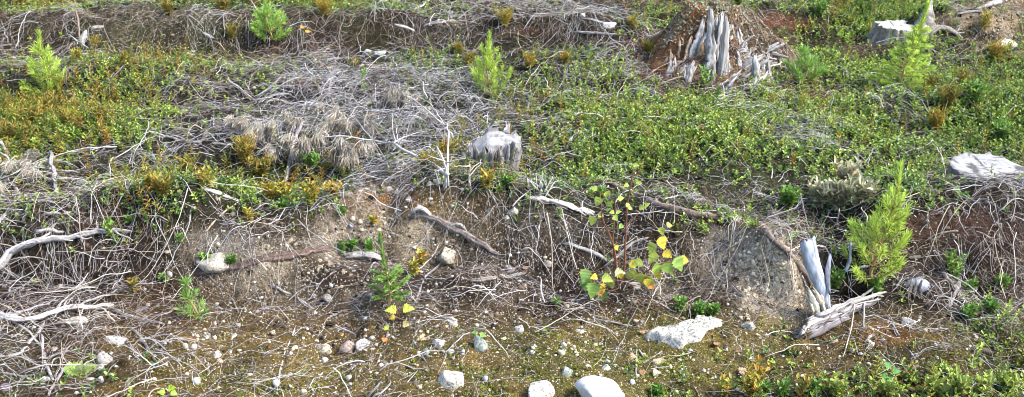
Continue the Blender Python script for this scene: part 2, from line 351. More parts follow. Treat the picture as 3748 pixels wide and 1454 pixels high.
# ------------------------------------------------------------------ ground cover that nobody could count
def stuff(name, label, parts, m, smooth=True):
    V, Fq, C = cat(parts)
    o = mesh(name, V, Fq, C, [m], smooth); o['kind'] = 'stuff'; o['label'] = label; o['category'] = name.replace('_', ' ')
    return o
def sprigs(x, y, hmin, hmax, nl, L0, L1, W0, W1, cols, tip, spread=.25, e0=5, e1=55, stem=(.16, .09, .04), lift=0., rs=.0009, young=.35):
    N = len(x); z = H(x, y)+lift
    h = R.uniform(hmin, hmax, N)*R.uniform(.7, 1.1, N)
    dr = nrm(np.stack([R.normal(size=N)*spread, R.normal(size=N)*spread, np.ones(N)], 1))
    base = np.stack([x, y, z-.006], 1)
    pt = vn(x*1.7, y*1.7, 0, 501)[:, None]; ci = R.randint(0, len(cols), N); cc = np.array(cols)[ci]*R.uniform(.7, 1.25, (N, 1))*(1+pt*np.array([.42, .28, .1]))
    t = (np.arange(nl)+.6)/nl
    P = base[:, None, :] + dr[:, None, :]*(h[:, None]*(.15+.85*t))[..., None]
    az = R.uniform(0, 6.28, (N, 1))+np.arange(nl)*2.4+R.normal(size=(N, nl))*.3
    el = np.radians(e0+(e1-e0)*t**1.5)[None]+R.normal(size=(N, nl))*.22
    d = np.stack([np.cos(az)*np.cos(el), np.sin(az)*np.cos(el), np.sin(el)], -1)+dr[:, None]*.15
    L = R.uniform(L0, L1, (N, nl))*(1-.25*t); W = R.uniform(W0, W1, (N, nl))*(1-.2*t)
    V, Fq = leaves(P.reshape(-1, 3), d.reshape(-1, 3), L.ravel(), W.ravel())
    C = cc[:, None, :]*R.uniform(.75, 1.25, (N, nl, 1))
    yk = (R.rand(N) < young)[:, None]*(t > .55)[None]
    C = np.where(yk[..., None], C*.4+np.array(tip)*.6*R.uniform(.8, 1.2, (N, nl, 1)), C)
    C = np.repeat(C.reshape(-1, 3), 6, 0)
    K3 = np.stack([base, base+dr*(h*.5)[:, None]+R.normal(size=(N, 3))*.002, base+dr*h[:, None]], 1)
    Vt, Ft = tubes(K3, np.tile([rs*1.2, rs, rs*.7], (N, 1)), 3)
    return [(V, Fq, C), (Vt, Ft, np.array(stem))]
# lingonberry
x, y = scatter(MG, 8500, .85, 2.6, 71, 1.9)
k = R.rand(len(x)) < .92
Gc = [(.155, .275, .045), (.10, .205, .038), (.24, .375, .055), (.045, .10, .02), (.33, .46, .075)]
stuff('lingonberry_cover', 'low glossy green lingonberry shoots with small oval leaves', sprigs(x[k], y[k], .018, .052, 9, .0105, .0165, .0065, .010, Gc, (.36, .46, .08), spread=.45), M_LEAF)
x2, y2 = x[~k], y[~k]
stuff('bilberry_cover', 'lighter thin leaved bilberry shoots among the lingonberry', sprigs(x2, y2, .05, .11, 11, .009, .016, .005, .008, [(.15, .25, .035), (.22, .31, .05), (.24, .24, .045), (.20, .28, .04)], (.38, .42, .06), .3, 25, 60, (.12, .13, .03)), M_MATTE)
print('lingon', len(x))
# marsh tea / heather like yellow shoots
x, y = scatter(MY, 1100, 1.1, 1.8, 75, 1.8)
stuff('marsh_tea_cover', 'olive and orange narrow leaved marsh tea shoots', sprigs(x, y, .05, .13, 18, .013, .026, .003, .0055, [(.19, .20, .035), (.13, .16, .03), (.26, .19, .035), (.08, .12, .025), (.30, .17, .035)], (.46, .42, .07), .3, -5, 55, (.2, .09, .03), young=.5), M_MATTE)
print('tea', len(x))
# moss
x, y = scatter(MM, 30000, .9, 5.0, 78, 1.5, 1.9, 3.2)
stuff('moss', 'short bright yellow green moss cushions on the bare mineral soil', sprigs(x, y, .004, .014, 5, .005, .009, .0018, .003, [(.27, .33, .03), (.18, .24, .025), (.36, .38, .04), (.12, .15, .02)], (.48, .50, .06), .5, 10, 60, (.08, .09, .02), rs=.0005), M_MATTE)
print('moss', len(x))

# fine dead twigs, grass straws and roots
def walk(N, K_, x, y, L, curl, base_off, arch, bias=None, follow=1., th0=None):
    th = R.uniform(0, 6.283, N) if th0 is None else th0
    dth = R.normal(size=(N, K_))*curl + R.normal(size=(N, 1))*curl*.7
    th = th[:, None]+np.cumsum(dth*.65, 1)+R.normal(size=(N, K_))*(.10+curl*.9); st = (L/(K_-1))[:, None]
    X = x[:, None]+np.concatenate([np.zeros((N, 1)), np.cumsum(np.cos(th[:, 1:])*st, 1)], 1)
    Y = y[:, None]+np.concatenate([np.zeros((N, 1)), np.cumsum(np.sin(th[:, 1:])*st, 1)], 1)
    s = np.linspace(0, 1, K_)[None]
    hx = H(X, Y); hm = hx.mean(1, keepdims=True)
    Z = hx*follow+hm*(1-follow); Z = np.maximum(Z, hx-.004)
    tl = R.normal(size=(N, 1))*arch*.6
    Z = Z+base_off[:, None]+np.abs(arch*R.uniform(0, 1, (N, 1)))*np.sin(s*math.pi)+tl*(s-.5)
    Z = np.maximum(Z, hx+.001)
    return np.stack([X, Y, Z], -1)
TC = np.array([(.36, .35, .355), (.54, .53, .54), (.22, .215, .22), (.10, .085, .08), (.46, .45, .45), (.14, .115, .105), (.74, .74, .75), (.045, .038, .036), (.33, .345, .37), (.07, .055, .05), (.035, .03, .028), (.17, .15, .14)])
def twigset(x, y, L0, L1, r0, r1, curl, off, arch, K_=7, cols=TC, sides=3, th0=None, follow=.8, tone=1.):
    N = len(x); L = np.exp(R.uniform(math.log(L0), math.log(L1), N))
    P = walk(N, K_, x, y, L, curl, R.uniform(0, off, N), arch, th0=th0, follow=follow)
    P[:, 1:-1] += R.normal(size=P[:, 1:-1].shape)*(L/K_*.11)[:, None, None]*np.array([1, 1, .5])
    r = .62*R.uniform(r0, r1, N)*(.6+.5*(L-L0)/(L1-L0))*np.exp(R.normal(size=N)*.28)
    rr = r[:, None]*np.linspace(1., .45, K_)[None]
    V, Fq = tubes(P, rr, sides)
    c = cols[R.randint(0, len(cols), N)]*R.uniform(.75, 1.2, (N, 1))*tone
    return V, Fq, np.repeat(c, K_*sides, 0)
x, y = scatter(MT, 3900, .8, 3.0, 81, 1.6)
n = len(x); a = int(n*.55)
stuff('dead_twig_litter', 'tangled litter of thin grey and brown dead twigs',
      [twigset(x[:a], y[:a], .03, .12, .0006, .0015, .14, .022, .012), twigset(x[a:int(n*.985)], y[a:int(n*.985)], .05, .16, .0008, .0019, .05, .03, .012, 6),
       twigset(x[int(n*.985):], y[int(n*.985):], .2, .42, .0012, .0024, .045, .04, .025, 9)], M_TWIG)
print('twig', n)
# side twigs from cut tops lie in sprays: pairs of forked ends
# roots and fine brown fibre on the banks
x, y = scatter(MR, 3600, .7, 4.0, 85, 1.4)
RC = np.array([(.13, .085, .07), (.06, .042, .036), (.42, .33, .27), (.13, .07, .05), (.50, .43, .37), (.24, .15, .11)])
n = len(x); th = R.normal(size=n)*.8-math.pi/2
stuff('fine_root_mat', 'reddish brown and grey curly roots hanging over the torn banks', [twigset(x, y, .03, .22, .0005, .0012, .34, .025, .02, 9, RC, th0=th)], M_TWIG)
print('root', n)
# pale curved roots on the bank at the right and left
M2 = G("00000000000000000000000000 00000000000000000000000000 00000000000000000000000000 00000000000000000000000000 10000000000000000000000123 25674220000000000000000388 47876310000000111123213588 35443210000122333456203477 11211000000000001011112222 00000000000000000000000000")
x, y = scatter(M2, 2400, .5, 4.0, 88, 1.3); n = len(x); th = R.normal(size=n)*.7-math.pi/2
LC = np.array([(.42, .40, .39), (.60, .58, .57), (.34, .31, .30), (.18, .14, .13), (.08, .06, .055)])
stuff('pale_bank_roots', 'pale stripped roots arching down the bank faces', [twigset(x, y, .04, .13, .0007, .0016, .16, .025, .015, 8, LC, th0=th, follow=.5)], M_TWIG)
# dead grass straws: yellowish, straight
x, y = scatter(MT, 260, .9, 3.0, 91, 1.6)
n = len(x)
stuff('dead_grass', 'pale straw coloured dead grass blades lying flat', [twigset(x, y, .06, .20, .0006, .0010, .07, .05, .05, 5, np.array([(.62, .55, .38), (.55, .48, .34), (.68, .62, .48)]))], M_DRY)
MF = np.clip(np.maximum(MP*.8, MT*.8)+.1, 0, 1); x, y = scatter(MF, 2400, .5, 5.0, 99, 1.2)
stuff('needle_litter', 'short straws, needles and twig bits littering the soil', [twigset(x, y, .010, .05, .0007, .0012, .06, .008, .004, 3)], M_DRY)
M3 = G("00000000000000000000000000 00000004420000000000000000 00000159999941000000001100 00000278999972000000012200 11000003667642000000000000 00000000000123200000000000 00000000000000000000000000 00000000000000000000000000 00000000000000000000000000 00000000000000000000000000")
x, y = scatter(M3, 3200, .5, 4.0, 103, 1.2); n = len(x); hp = .07*np.clip(dens(M3, x, y, 0), 0, 1)
def heap(x, y, L0, L1, arch, K_=7):
    N = len(x); L = R.uniform(L0, L1, N); P = walk(N, K_, x, y, L, .07, R.uniform(.0, 1, N)*hp[:N]*1.2, arch, follow=.5); r = R.uniform(.0005, .0012, N)[:, None]*np.linspace(1, .45, K_)
    V, Fq = tubes(P, r, 3); c = TC[R.randint(0, len(TC), N)]*R.uniform(.75, 1.2, (N, 1)); return V, Fq, np.repeat(c, K_*3, 0)
stuff('brush_heap', 'raised heap of fine grey dead branches left of the centre', [heap(x, y, .05, .20, .04)], M_TWIG)
# flat debris: needles, bark crumbs, leaf bits
A = np.maximum.reduce([MT*.9, MR*.8, MP*.6, MG*.9]); x, y = scatter(A, 7500, .5, 5.0, 93, 1.1); n = len(x)
p = np.stack([x, y, H(x, y)+R.uniform(.0, .006, n)], 1); d = R.normal(size=(n, 3)); d[:, 2] *= .3
V, Fq = leaves(p, d, R.uniform(.004, .016, n), R.uniform(.0015, .006, n), .1, 0)
c = np.array([(.16, .11, .08), (.09, .06, .04), (.42, .38, .33), (.04, .028, .022), (.26, .17, .10), (.06, .04, .03), (.03, .02, .016)])[R.randint(0, 7, n)]*R.uniform(.7, 1.2, (n, 1))
stuff('bark_litter', 'crumbs of bark, needles and dead leaf bits scattered on the soil', [(V, Fq, np.repeat(c, 6, 0))], M_DRY)
print('litter', n)
# fine gravel
def ico(sub=0):
    import bmesh
    bm = bmesh.new(); bmesh.ops.create_icosphere(bm, subdivisions=sub+1, radius=1.0)
    V = np.array([v.co[:] for v in bm.verts]); Fq = np.array([[v.index for v in f.verts] for f in bm.faces]); bm.free(); return V, Fq
IV, IF = ico(0); IV2, IF2 = ico(1)
PC = np.array([(.66, .60, .48), (.55, .50, .42), (.70, .67, .60), (.45, .42, .38), (.50, .38, .27), (.60, .48, .30), (.30, .28, .26), (.62, .55, .50)])
def pebs(x, y, r0, r1, V0, F0, pw=2.5):
    n = len(x); r = r0+(r1-r0)*R.rand(n)**pw
    s = r[:, None]*R.uniform(.65, 1.25, (n, 3)); s[:, 2] *= .7
    a = R.uniform(0, 6.28, n); ca, sa = np.cos(a)[:, None], np.sin(a)[:, None]
    v = V0[None]*s[:, None]*(1+.16*R.normal(size=(n, len(V0), 1)))
    v = np.stack([v[..., 0]*ca-v[..., 1]*sa, v[..., 0]*sa+v[..., 1]*ca, v[..., 2]], -1)
    v += np.stack([x, y, H(x, y)+r*.25], 1)[:, None]
    Fq = (np.arange(n)[:, None, None]*len(V0)+F0[None]).reshape(-1, 3)
    c = PC[R.randint(0, len(PC), n)]*R.uniform(.75, 1.1, (n, 1))
    return v.reshape(-1, 3), Fq, np.repeat(c, len(V0), 0)
ML = np.clip(MR*.6+MS*.9-MM*.5, 0, 1)
x, y = scatter(ML, 4500, .8, 4.0, 97, 1.3, 1.9, 6.2); n = len(x); r = .0018+.006*R.rand(n)**3
s = r[:, None]*R.uniform(.7, 1.3, (n, 3)); v = IV2[None]*s[:, None]*(1+.28*R.normal(size=(n, len(IV2), 1))) + np.stack([x, y, H(x, y)+r*.15], 1)[:, None]
c = np.array([(.030, .020, .014), (.020, .014, .010), (.05, .030, .02), (.09, .065, .045), (.06, .035, .022), (.16, .13, .10)])[R.randint(0, 6, n)]*R.uniform(.7, 1.2, (n, 1))
px_, py_ = proj(x, y, H(x, y)); f = np.clip(look(MS, px_, py_)*1.5+.35*vn(x*9, y*9, 0, 5), 0, 1)[:, None]*(R.rand(n) < .75)[:, None]; c = c*(1-f)+np.array([.34, .28, .20])*f*R.uniform(.6, 1.3, (n, 1))
stuff('soil_clods', 'crumbling dark clods of humus soil on the torn banks', [(v.reshape(-1, 3), (np.arange(n)[:, None, None]*len(IV2)+IF2[None]).reshape(-1, 3), np.repeat(c, len(IV2), 0))], M_BARK, False)
pp_ = np.stack([R.normal(2790, 75, 600), R.normal(985, 75, 600)], 1); pq = np.array([at(a, b) for a, b in pp_]); n = len(pq); r = .0015+.006*R.rand(n)**3
s = r[:, None]*R.uniform(.7, 1.3, (n, 3)); v = IV2[None]*s[:, None]*(1+.22*R.normal(size=(n, len(IV2), 1)))+(pq+[0, 0, .0])[:, None]
c = np.array([(.60, .50, .34), (.50, .42, .30), (.66, .60, .46), (.30, .25, .18), (.10, .08, .06), (.42, .36, .28)])[R.randint(0, 6, n)]
stuff('sand_clods', 'pale sandy crumbs on the face of the right sandy bank', [(v.reshape(-1, 3), (np.arange(n)[:, None, None]*len(IV2)+IF2[None]).reshape(-1, 3), np.repeat(c, len(IV2), 0))], M_PEB, False)
x, y = scatter(MP, 2300, .6, 5.0, 95, 1.3, 1.9, 6.2)
stuff('gravel', 'fine pale gravel grains in the mineral soil', [pebs(x, y, .0015, .0075, IV, IF)], M_PEB, False)
print('gravel', len(x))
# ================================================================== THINGS
def polyw(pts, n, jit=0., seed=0):
    """resample control points (m, k) smoothly to n"""
    P = np.array(pts, float); m = len(P)
    if m == 2: t = np.linspace(0, 1, n)[:, None]; Q = P[0]*(1-t)+P[1]*t
    else:
        d = np.concatenate([[0], np.cumsum(np.linalg.norm(np.diff(P[:, :3], axis=0), axis=1)+1e-6)])
        u = np.linspace(0, d[-1], n); Q = np.zeros((n, P.shape[1]))
        T = np.gradient(P, d, axis=0)
        for a, uu in enumerate(u):
            i = min(np.searchsorted(d, uu, side='right')-1, m-2); h = d[i+1]-d[i]; t = (uu-d[i])/h
            Q[a] = (2*t**3-3*t**2+1)*P[i]+(t**3-2*t**2+t)*h*T[i]+(-2*t**3+3*t**2)*P[i+1]+(t**3-t**2)*h*T[i+1]
    if jit: Q[1:-1, :3] += np.random.RandomState(seed).normal(size=(n-2, 3))*jit
    return Q
def loft(P, rw, rt=None, sides=12, groove=.18, rough=.08, col=(.5, .47, .44), streak=.35, jag=0., seed=0, dark=(.08, .06, .05), up=None, taper_end=True):
    """grooved wood: P (n,3) path, rw half-width, rt half-thickness -> V,F,C, local axis kept"""
    r = np.random.RandomState(seed); n = len(P); rt = rw if rt is None else rt
    T = nrm(np.gradient(P, axis=0)); ref = np.array([.1, .2, 1.]) if up is None else np.array(up, float)
    A = nrm(np.cross(T, ref)); B = np.cross(A, T)
    th = np.arange(sides)*2*math.pi/sides
    g = 1-groove*r.rand(sides)*(np.arange(sides) % 2)-groove*.4*r.rand(sides)
    gg = g[None]*(1+rough*r.normal(size=(n, sides)))
    V = P[:, None]+A[:, None]*(np.cos(th)*gg*np.asarray(rw)[:, None])[..., None]+B[:, None]*(np.sin(th)*gg*np.asarray(rt)[:, None])[..., None]
    if jag:
        for e in (0, -1):
            V[e] += (T[e]*(1 if e else -1))[None]*(r.rand(sides)*jag)[:, None]
    st = 1+streak*(r.rand(sides)*2-1); C = np.array(col)[None, None]*st[None, :, None]*(1+.15*r.normal(size=(n, sides, 1)))
    dk = ((np.arange(sides) % 2) == 1)*r.rand(sides)*.8*streak*2; dk = np.clip(dk, 0, .75)[None, :, None]
    C = np.clip(C*(1-dk)+np.array(dark)*dk, .01, .9)
    idx = np.arange(n*sides).reshape(n, sides); a = idx[:-1]; b = idx[1:]
    Fq = np.stack([a, np.roll(a, -1, 1), np.roll(b, -1, 1), b], -1).reshape(-1, 4)
    V = np.concatenate([V.reshape(-1, 3), P[[0]]-T[[0]]*.001, P[[-1]]]); C = np.concatenate([C.reshape(-1, 3), [np.array(col)*1.05], [np.array(col)*1.05]])
    i0, i1 = n*sides, n*sides+1
    t1 = np.stack([np.full(sides, i0), np.roll(idx[0], -1), idx[0]], 1); t2 = np.stack([np.full(sides, i1), idx[-1], np.roll(idx[-1], -1)], 1)
    return V, [Fq, np.concatenate([t1, t2])], C
def pcat(items):
    Vs, Q, Tt, Cs, o = [], [], [], [], 0
    for V, Fs, C in items:
        V = np.asarray(V).reshape(-1, 3); C = np.asarray(C, float)
        if C.ndim == 1: C = np.tile(C, (len(V), 1))
        for f in (Fs if isinstance(Fs, list) else [Fs]):
            (Q if f.shape[1] == 4 else Tt).append(f+o)
        Vs.append(V); Cs.append(C); o += len(V)
    out = []
    if Q: out.append(np.concatenate(Q))
    if Tt: out.append(np.concatenate(Tt))
    return np.concatenate(Vs), out, np.concatenate(Cs)

GREY = (.38, .36, .35); PALE = (.40, .385, .37); BLUE = (.36, .39, .45); TAN = (.44, .33, .23); BROWN = (.24, .17, .13); DKG = (.30, .27, .27)
def stick(name, label, cat_, pts, col=GREY, lift=.6, m=None, n=None, groove=.25, jit=.0, group=None, forks=0, seed=None, jag=.0, streak=.35, rough=.08, arch=0., bark=False):
    """pts: (px, py, width px) on the ground"""
    seed = seed if seed is not None else int(abs(pts[0][0]*7+pts[0][1]*13)) % 9999
    r = np.random.RandomState(seed)
    W = []
    for q in pts:
        p = at(q[0], q[1]); w = q[2]*sz(p)/2; W.append([p[0], p[1], p[2]+w*lift+(q[3] if len(q) > 3 else 0), w])
    n = n or max(6, int(np.linalg.norm(np.diff(np.array(W)[:, :3], axis=0), axis=1).sum()/.02))
    Q = polyw(W, n); P = Q[:, :3]; w = np.abs(Q[:, 3])
    if arch: P[:, 2] += arch*np.sin(np.linspace(0, math.pi, n))
    d = min(w.mean()*.30, .0022)
    P[1:-1] += r.normal(size=(n-2, 3))*d
    w = w*(1+.08*r.normal(size=n))
    if bark: w = w*(1+.12*r.normal(size=n))
    c = P.mean(0)
    items = [loft(P-c, w, None, 12 if w.mean() > .004 else 7, groove, rough, col, streak, jag or w.mean()*1.5, seed)]
    for k in range(forks):
        i = r.randint(int(n*.2), max(int(n*.2)+1, n-2)); L = r.uniform(.04, .14); T = nrm(P[min(i+1, n-1)]-P[i])
        s = 1 if r.rand() < .5 else -1; side = np.array([-T[1], T[0], 0])*s
        q = [P[i]]
        for a in range(5):
            dd = nrm(T*.7+side*(.8-.1*a)+np.array([0, 0, r.uniform(-.1, .35)])+r.normal(size=3)*.15); q.append(q[-1]+dd*L/5)
        q = np.array(q); z = H(q[:, 0], q[:, 1])+.002; q[:, 2] = np.maximum(q[:, 2], z)
        items.append(loft(q-c, w[i]*np.linspace(.55, .15, 6), None, 6, .2, .05, col, .2, 0, seed+k))
    V, Fq, C = pcat(items)
    o = mesh(name, V, Fq, C, [m or (M_BARK if bark else M_LOG)], True, loc=c)
    return tag(o, label, cat_, group)

# ---------------------------------------------------------------- sticks and branches one can point to
S = stick
S('fallen_branch', 'thickest pale grey fallen branch curving down to the left edge', 'branch', [(-60,1110,34),(0,1030,32),(60,965,29),(130,925,25),(240,905,22),(330,882,20),(400,872,18),(470,865,12)], (.42,.40,.40), 3.2, forks=7)
S('fallen_branch', 'knotty grey branch lying level in the lower left tangle', 'branch', [(-50,1185,16),(0,1188,18),(130,1195,20),(165,1182,18),(290,1155,19),(410,1140,14)], GREY, 3.4, forks=7)
S('fallen_branch', 'forked grey branch end running right from the knotty branch', 'branch', [(415,1140,11),(470,1160,11),(540,1176,9),(600,1190,6)], GREY, 1.2, forks=2)
S('stick', 'smooth pale stick bending down to the left edge below the knotty branch', 'stick', [(160,1195,15),(125,1245,14),(85,1285,13),(60,1305,12),(0,1310,12),(-40,1308,12)], PALE, 1)
S('stick', 'straight pale stick slanting into the lower left corner tangle', 'stick', [(-20,1130,12),(40,1178,11),(110,1225,9),(160,1282,8)], PALE, 1.5)
S('stick', 'curved pale peeled stick left of the pale wood rubble above the bare soil', 'stick', [(478,1203,9),(520,1245,10),(552,1292,10),(578,1340,9)], PALE, 1.5)
S('stick', 'thin straight grey stick standing on the bank right of the small grassy pine seedling', 'stick', [(808,1040,6),(848,1095,7),(870,1140,6),(888,1195,5)], GREY, 1.5)
S('fallen_branch', 'long knotted grey root branch slanting down the bare bank to the right', 'branch', [(990,1050,8),(1060,1080,10),(1130,1125,12),(1185,1170,11),(1245,1205,10),(1300,1228,7)], GREY, 1, forks=3)
S('fallen_branch', 'thick cut grey branch left of the birch sapling', 'branch', [(1928,738,17),(1985,745,20),(2040,758,20),(2110,775,19),(2165,792,17)], (.60,.55,.50), 2., forks=4)
S('stick', 'white peeled stick below the thick cut branch left of the birch', 'stick', [(2060,895,12),(2120,912,15),(2175,932,15),(2222,962,12)], PALE, 1.2)
S('stick', 'short pale root end left of the white peeled stick', 'stick', [(2035,905,8),(2070,927,9)], PALE, 1)
S('stick', 'pale bent stick leaning behind the birch sapling stems', 'stick', [(2215,980,9),(2270,935,11),(2310,900,11),(2400,870,6)], GREY, 1.5)
S('rotten_log', 'long dark rotten log with flaking bark running down right from its grey tip', 'log', [(2232,675,13),(2270,695,20),(2330,720,24),(2420,760,28),(2520,785,28),(2620,800,30),(2740,830,30),(2830,880,30),(2900,950,30),(2960,1030,28),(3000,1090,22)], (.21,.165,.14), .5, bark=True, streak=.6, rough=.14)
S('rotten_log', 'bark covered dark log half sunk in the bank above the small grassy pine seedling', 'log', [(725,1005,20),(820,990,26),(920,968,30),(1020,945,32),(1110,928,32),(1205,915,24)], (.17,.12,.10), .3, bark=True, streak=.6, rough=.14)
S('fallen_branch', 'tan arched branch with a forked tail in front of the two small white stones', 'branch', [(1248,277,5),(1275,255,6),(1310,247,8),(1350,248,10),(1385,262,10),(1440,265,11),(1500,275,11),(1570,287,11)], TAN, 1.5, forks=1)
S('stick', 'grey tapering stick lying left of the tan arched branch', 'stick', [(1120,235,5),(1190,222,8),(1240,218,8),(1290,220,5)], GREY, 1)
S('fallen_branch', 'pale grey bent branch left of the dead pine top', 'branch', [(950,383,9),(985,366,12),(1025,357,12),(1052,352,8)], PALE, 2)
S('fallen_branch', 'dark grey curved branch propped under the dead pine top', 'branch', [(1112,548,13,.10),(1085,575,17,.07),(1068,615,18,.03),(1050,655,16),(1018,708,13)], DKG, 1.)
S('driftwood', 'rotten dark log with a bleached curled end on the mound', 'log', [(1512,800,16),(1545,795,26),(1580,803,28),(1640,830,30),(1700,865,30),(1770,905,28),(1820,935,18)], (.26,.215,.19), .6, bark=True, streak=.6)
S('wood_piece', 'curled bleached wood shell at the top of the rotten dark log on the mound', 'wood', [(1508,805,12,.02),(1530,794,22,.02),(1560,797,20,.015),(1580,812,10,.01)], PALE, 1)
S('wood_piece', 'bent bleached splinter lying over the middle of the rotten dark log', 'wood', [(1642,860,8,.02),(1665,845,12,.02),(1690,850,12,.02),(1710,868,8,.01)], PALE, 1)
S('wood_piece', 'pale grey flat wood chunk left of the small spruce seedling', 'wood', [(1268,945,18),(1300,940,34),(1345,944,34),(1392,950,18)], PALE, .6, groove=.3)
S('stick', 'grey stripped stick leaning upright at the left, the shorter forked one', 'stick', [(198,612,13,.05),(203,665,14,.03),(215,742,13)], GREY, 1)
S('fallen_branch', 'long slanting grey branch at the left edge meeting the forked upright stick', 'branch', [(0,535,10,.02),(55,605,12),(110,632,9),(190,672,8)], GREY, 2, forks=3)
S('fallen_branch', 'brown grey crooked branch running down the left edge', 'branch', [(-10,575,13,.03),(25,655,14),(58,705,14),(64,735,14),(50,780,12)], (.42,.36,.34), 1.5, forks=2)
S('stick', 'broken pale stick end by the left edge below the crooked branch', 'stick', [(108,765,18),(98,795,14),(85,815,9)], PALE, 1)
S('stick', 'grey slanting stick at the left edge above the thickest fallen branch', 'stick', [(-10,830,12),(25,790,13),(60,765,11)], GREY, 1)
S('wood_piece', 'grey split board end on the crest of the left bank', 'wood', [(750,695,20),(790,712,22),(835,728,16),(880,742,8)], (.46,.44,.43), .6)
S('stick', 'thin knobbly root climbing the bank under the split board', 'stick', [(872,745,6),(820,782,7),(780,820,7),(745,865,6)], TAN, 1.5)
S('fallen_branch', 'long pale curved slash branch left of the dead pine top', 'branch', [(560,478,6),(600,503,8),(650,520,9),(720,530,9),(790,534,8),(850,536,6)], PALE, 2, forks=2)
S('fallen_branch', 'second pale slash branch lying just above the long curved one', 'branch', [(545,440,5),(600,462,7),(670,478,7),(740,490,6)], PALE, 2, forks=1)
S('stick', 'short grey stick in the pale litter right of the upper left shrub', 'stick', [(315,348,9),(345,372,10),(375,398,9)], GREY, 1)
S('stick', 'grey stick end beside the short stick in the pale litter', 'stick', [(275,372,8),(300,385,9),(328,398,8)], GREY, 1)
S('stick', 'dark slanting stick left of the pale grey bent branch', 'stick', [(835,320,8,.03),(880,345,8,.02),(940,378,6)], DKG, 1)
S('stick', 'long white straight stick lying near the upper edge right of the stump', 'stick', [(3170,38,6),(3240,38,7),(3310,47,5)], PALE, 1.5)
S('fallen_branch', 'curved bleached branch at the right foot of the big rotten stump', 'branch', [(2675,345,10),(2720,335,10),(2765,318,10),(2790,292,10),(2820,285,8),(2845,268,6)], PALE, 1.5)
S('fallen_branch', 'looped bleached root right beside the big rotten stump', 'branch', [(2795,272,10,.03),(2830,278,9,.04),(2840,255,10,.05),(2815,250,10,.05),(2800,262,7,.03)], (.6,.56,.5), 1)
S('fallen_branch', 'knotted pale root slanting down right of the dark pine seedling', 'branch', [(3135,302,7),(3160,330,10),(3195,360,12),(3222,378,11),(3230,398,8)], (.60,.53,.44), 1.2, forks=1)
S('stick', 'pale bow shaped twig arching over the ground left of the knotted pale root', 'stick', [(3030,292,4),(3065,268,5,.03),(3100,290,5,.02),(3110,340,4)], PALE, 1)
S('fallen_branch', 'small bleached log end in front of the big stump on its left', 'branch', [(2360,372,8),(2400,365,8),(2450,375,12),(2490,360,14),(2520,345,8)], PALE, 1)
S('stick', 'bleached twig curving left from the foot of the big stump', 'stick', [(2255,345,5),(2290,345,6),(2320,335,6),(2350,337,5)], PALE, 1)
S('stick', 'pale straight stick right of the bottom centre moss patch, longer of the pair', 'stick', [(1345,1460,9),(1400,1402,9),(1458,1348,7)], PALE, 1.5)
S('stick', 'pale straight stick beside the moss patch, shorter of the pair', 'stick', [(1365,1462,9),(1400,1436,9),(1432,1405,6)], PALE, 1.5)
S('stick', 'pale crooked stick standing left of the cream coloured round stone', 'stick', [(1040,1460,7),(1022,1400,8),(1035,1330,8),(1055,1270,6),(1080,1200,5)], (.6,.55,.48), 1.2)
S('stick', 'grey thin root running down past the small angular stones in the middle', 'stick', [(1490,1190,6),(1515,1250,7),(1550,1310,7),(1580,1395,5)], DKG, 1.)
S('stick', 'long thin pale twig lying across the slope below the birch sapling', 'stick', [(2060,1132,5),(2120,1150,6),(2190,1172,6),(2310,1195,5)], PALE, 1.5)
S('stick', 'second thin twig crossing the long pale one below the birch', 'stick', [(2000,1162,4),(2060,1142,5),(2110,1132,5),(2155,1128,4)], PALE, 1.5)
S('stick', 'upright thin pale twig in front of the flat ribbed slab', 'stick', [(2328,1240,5),(2330,1300,6),(2328,1370,6),(2345,1440,5)], PALE, 1.2)
S('stick', 'slanting grey twig lying on the moss left of the flat ribbed slab', 'stick', [(2295,1240,5),(2330,1272,7),(2352,1305,7)], GREY, 1.2)
S('stick', 'knotted grey twig below the flat ribbed slab', 'stick', [(2355,1330,6),(2395,1310,7),(2425,1288,8),(2430,1265,5)], GREY, 1.2)
S('stick', 'short pale twig lying level near the bottom right of the slab', 'stick', [(2340,1362,5),(2390,1352,6),(2445,1346,5)], PALE, 1.2)
S('fallen_branch', 'brown branch slanting down in front of the right root bank', 'branch', [(3448,1000,12),(3470,1035,14),(3495,1060,14)], (.38,.31,.27), 1.5)
S('fallen_branch', 'grey forked branch under the right root bank', 'branch', [(3510,1040,14),(3498,1075,13),(3475,1130,9)], GREY, 1.5)
S('fallen_branch', 'brown curved root leaving the forked branch to the right', 'branch', [(3505,1065,9),(3520,1100,10),(3555,1138,9)], (.40,.33,.29), 1.5)
S('stick', 'pale thin stick on the ochre soil right of the driftwood', 'stick', [(3268,1192,7),(3292,1235,7),(3330,1290,6),(3350,1318,5)], PALE, 1.5)
S('stick', 'bleached bent root between the blue slab and the right pine seedling', 'stick', [(3072,1010,10),(3098,990,12),(3110,955,10,.02),(3108,930,6,.04)], BLUE, 1)
S('stick', 'pale grey root running from under the right pine seedling', 'stick', [(3085,1002,8),(3130,985,10),(3172,978,8)], (.6,.57,.55), 1)
S('stick', 'white upright twig standing right of the driftwood log', 'stick', [(3158,1145,6,.05),(3157,1185,7,.02),(3164,1230,4)], PALE, 1)
S('stick', 'long thin pale straw leaning over the driftwood log', 'stick', [(3120,1160,4,.04),(3110,1230,5,.02),(3085,1310,3)], (.66,.6,.5), 1)
S('stick', 'grey bare stick in the tangle at the lower left corner', 'stick', [(200,1405,11),(175,1360,12),(160,1305,12),(155,1235,9)], GREY, 1.5, forks=2)
S('stick', 'grey stick leaning across the lower left corner stick', 'stick', [(180,1454,10),(210,1400,11),(255,1335,9)], GREY, 2)
S('stick', 'thin grey stick running right in the lower left corner', 'stick', [(160,1322,8),(220,1300,8),(290,1280,6)], GREY, 1.5, forks=1)
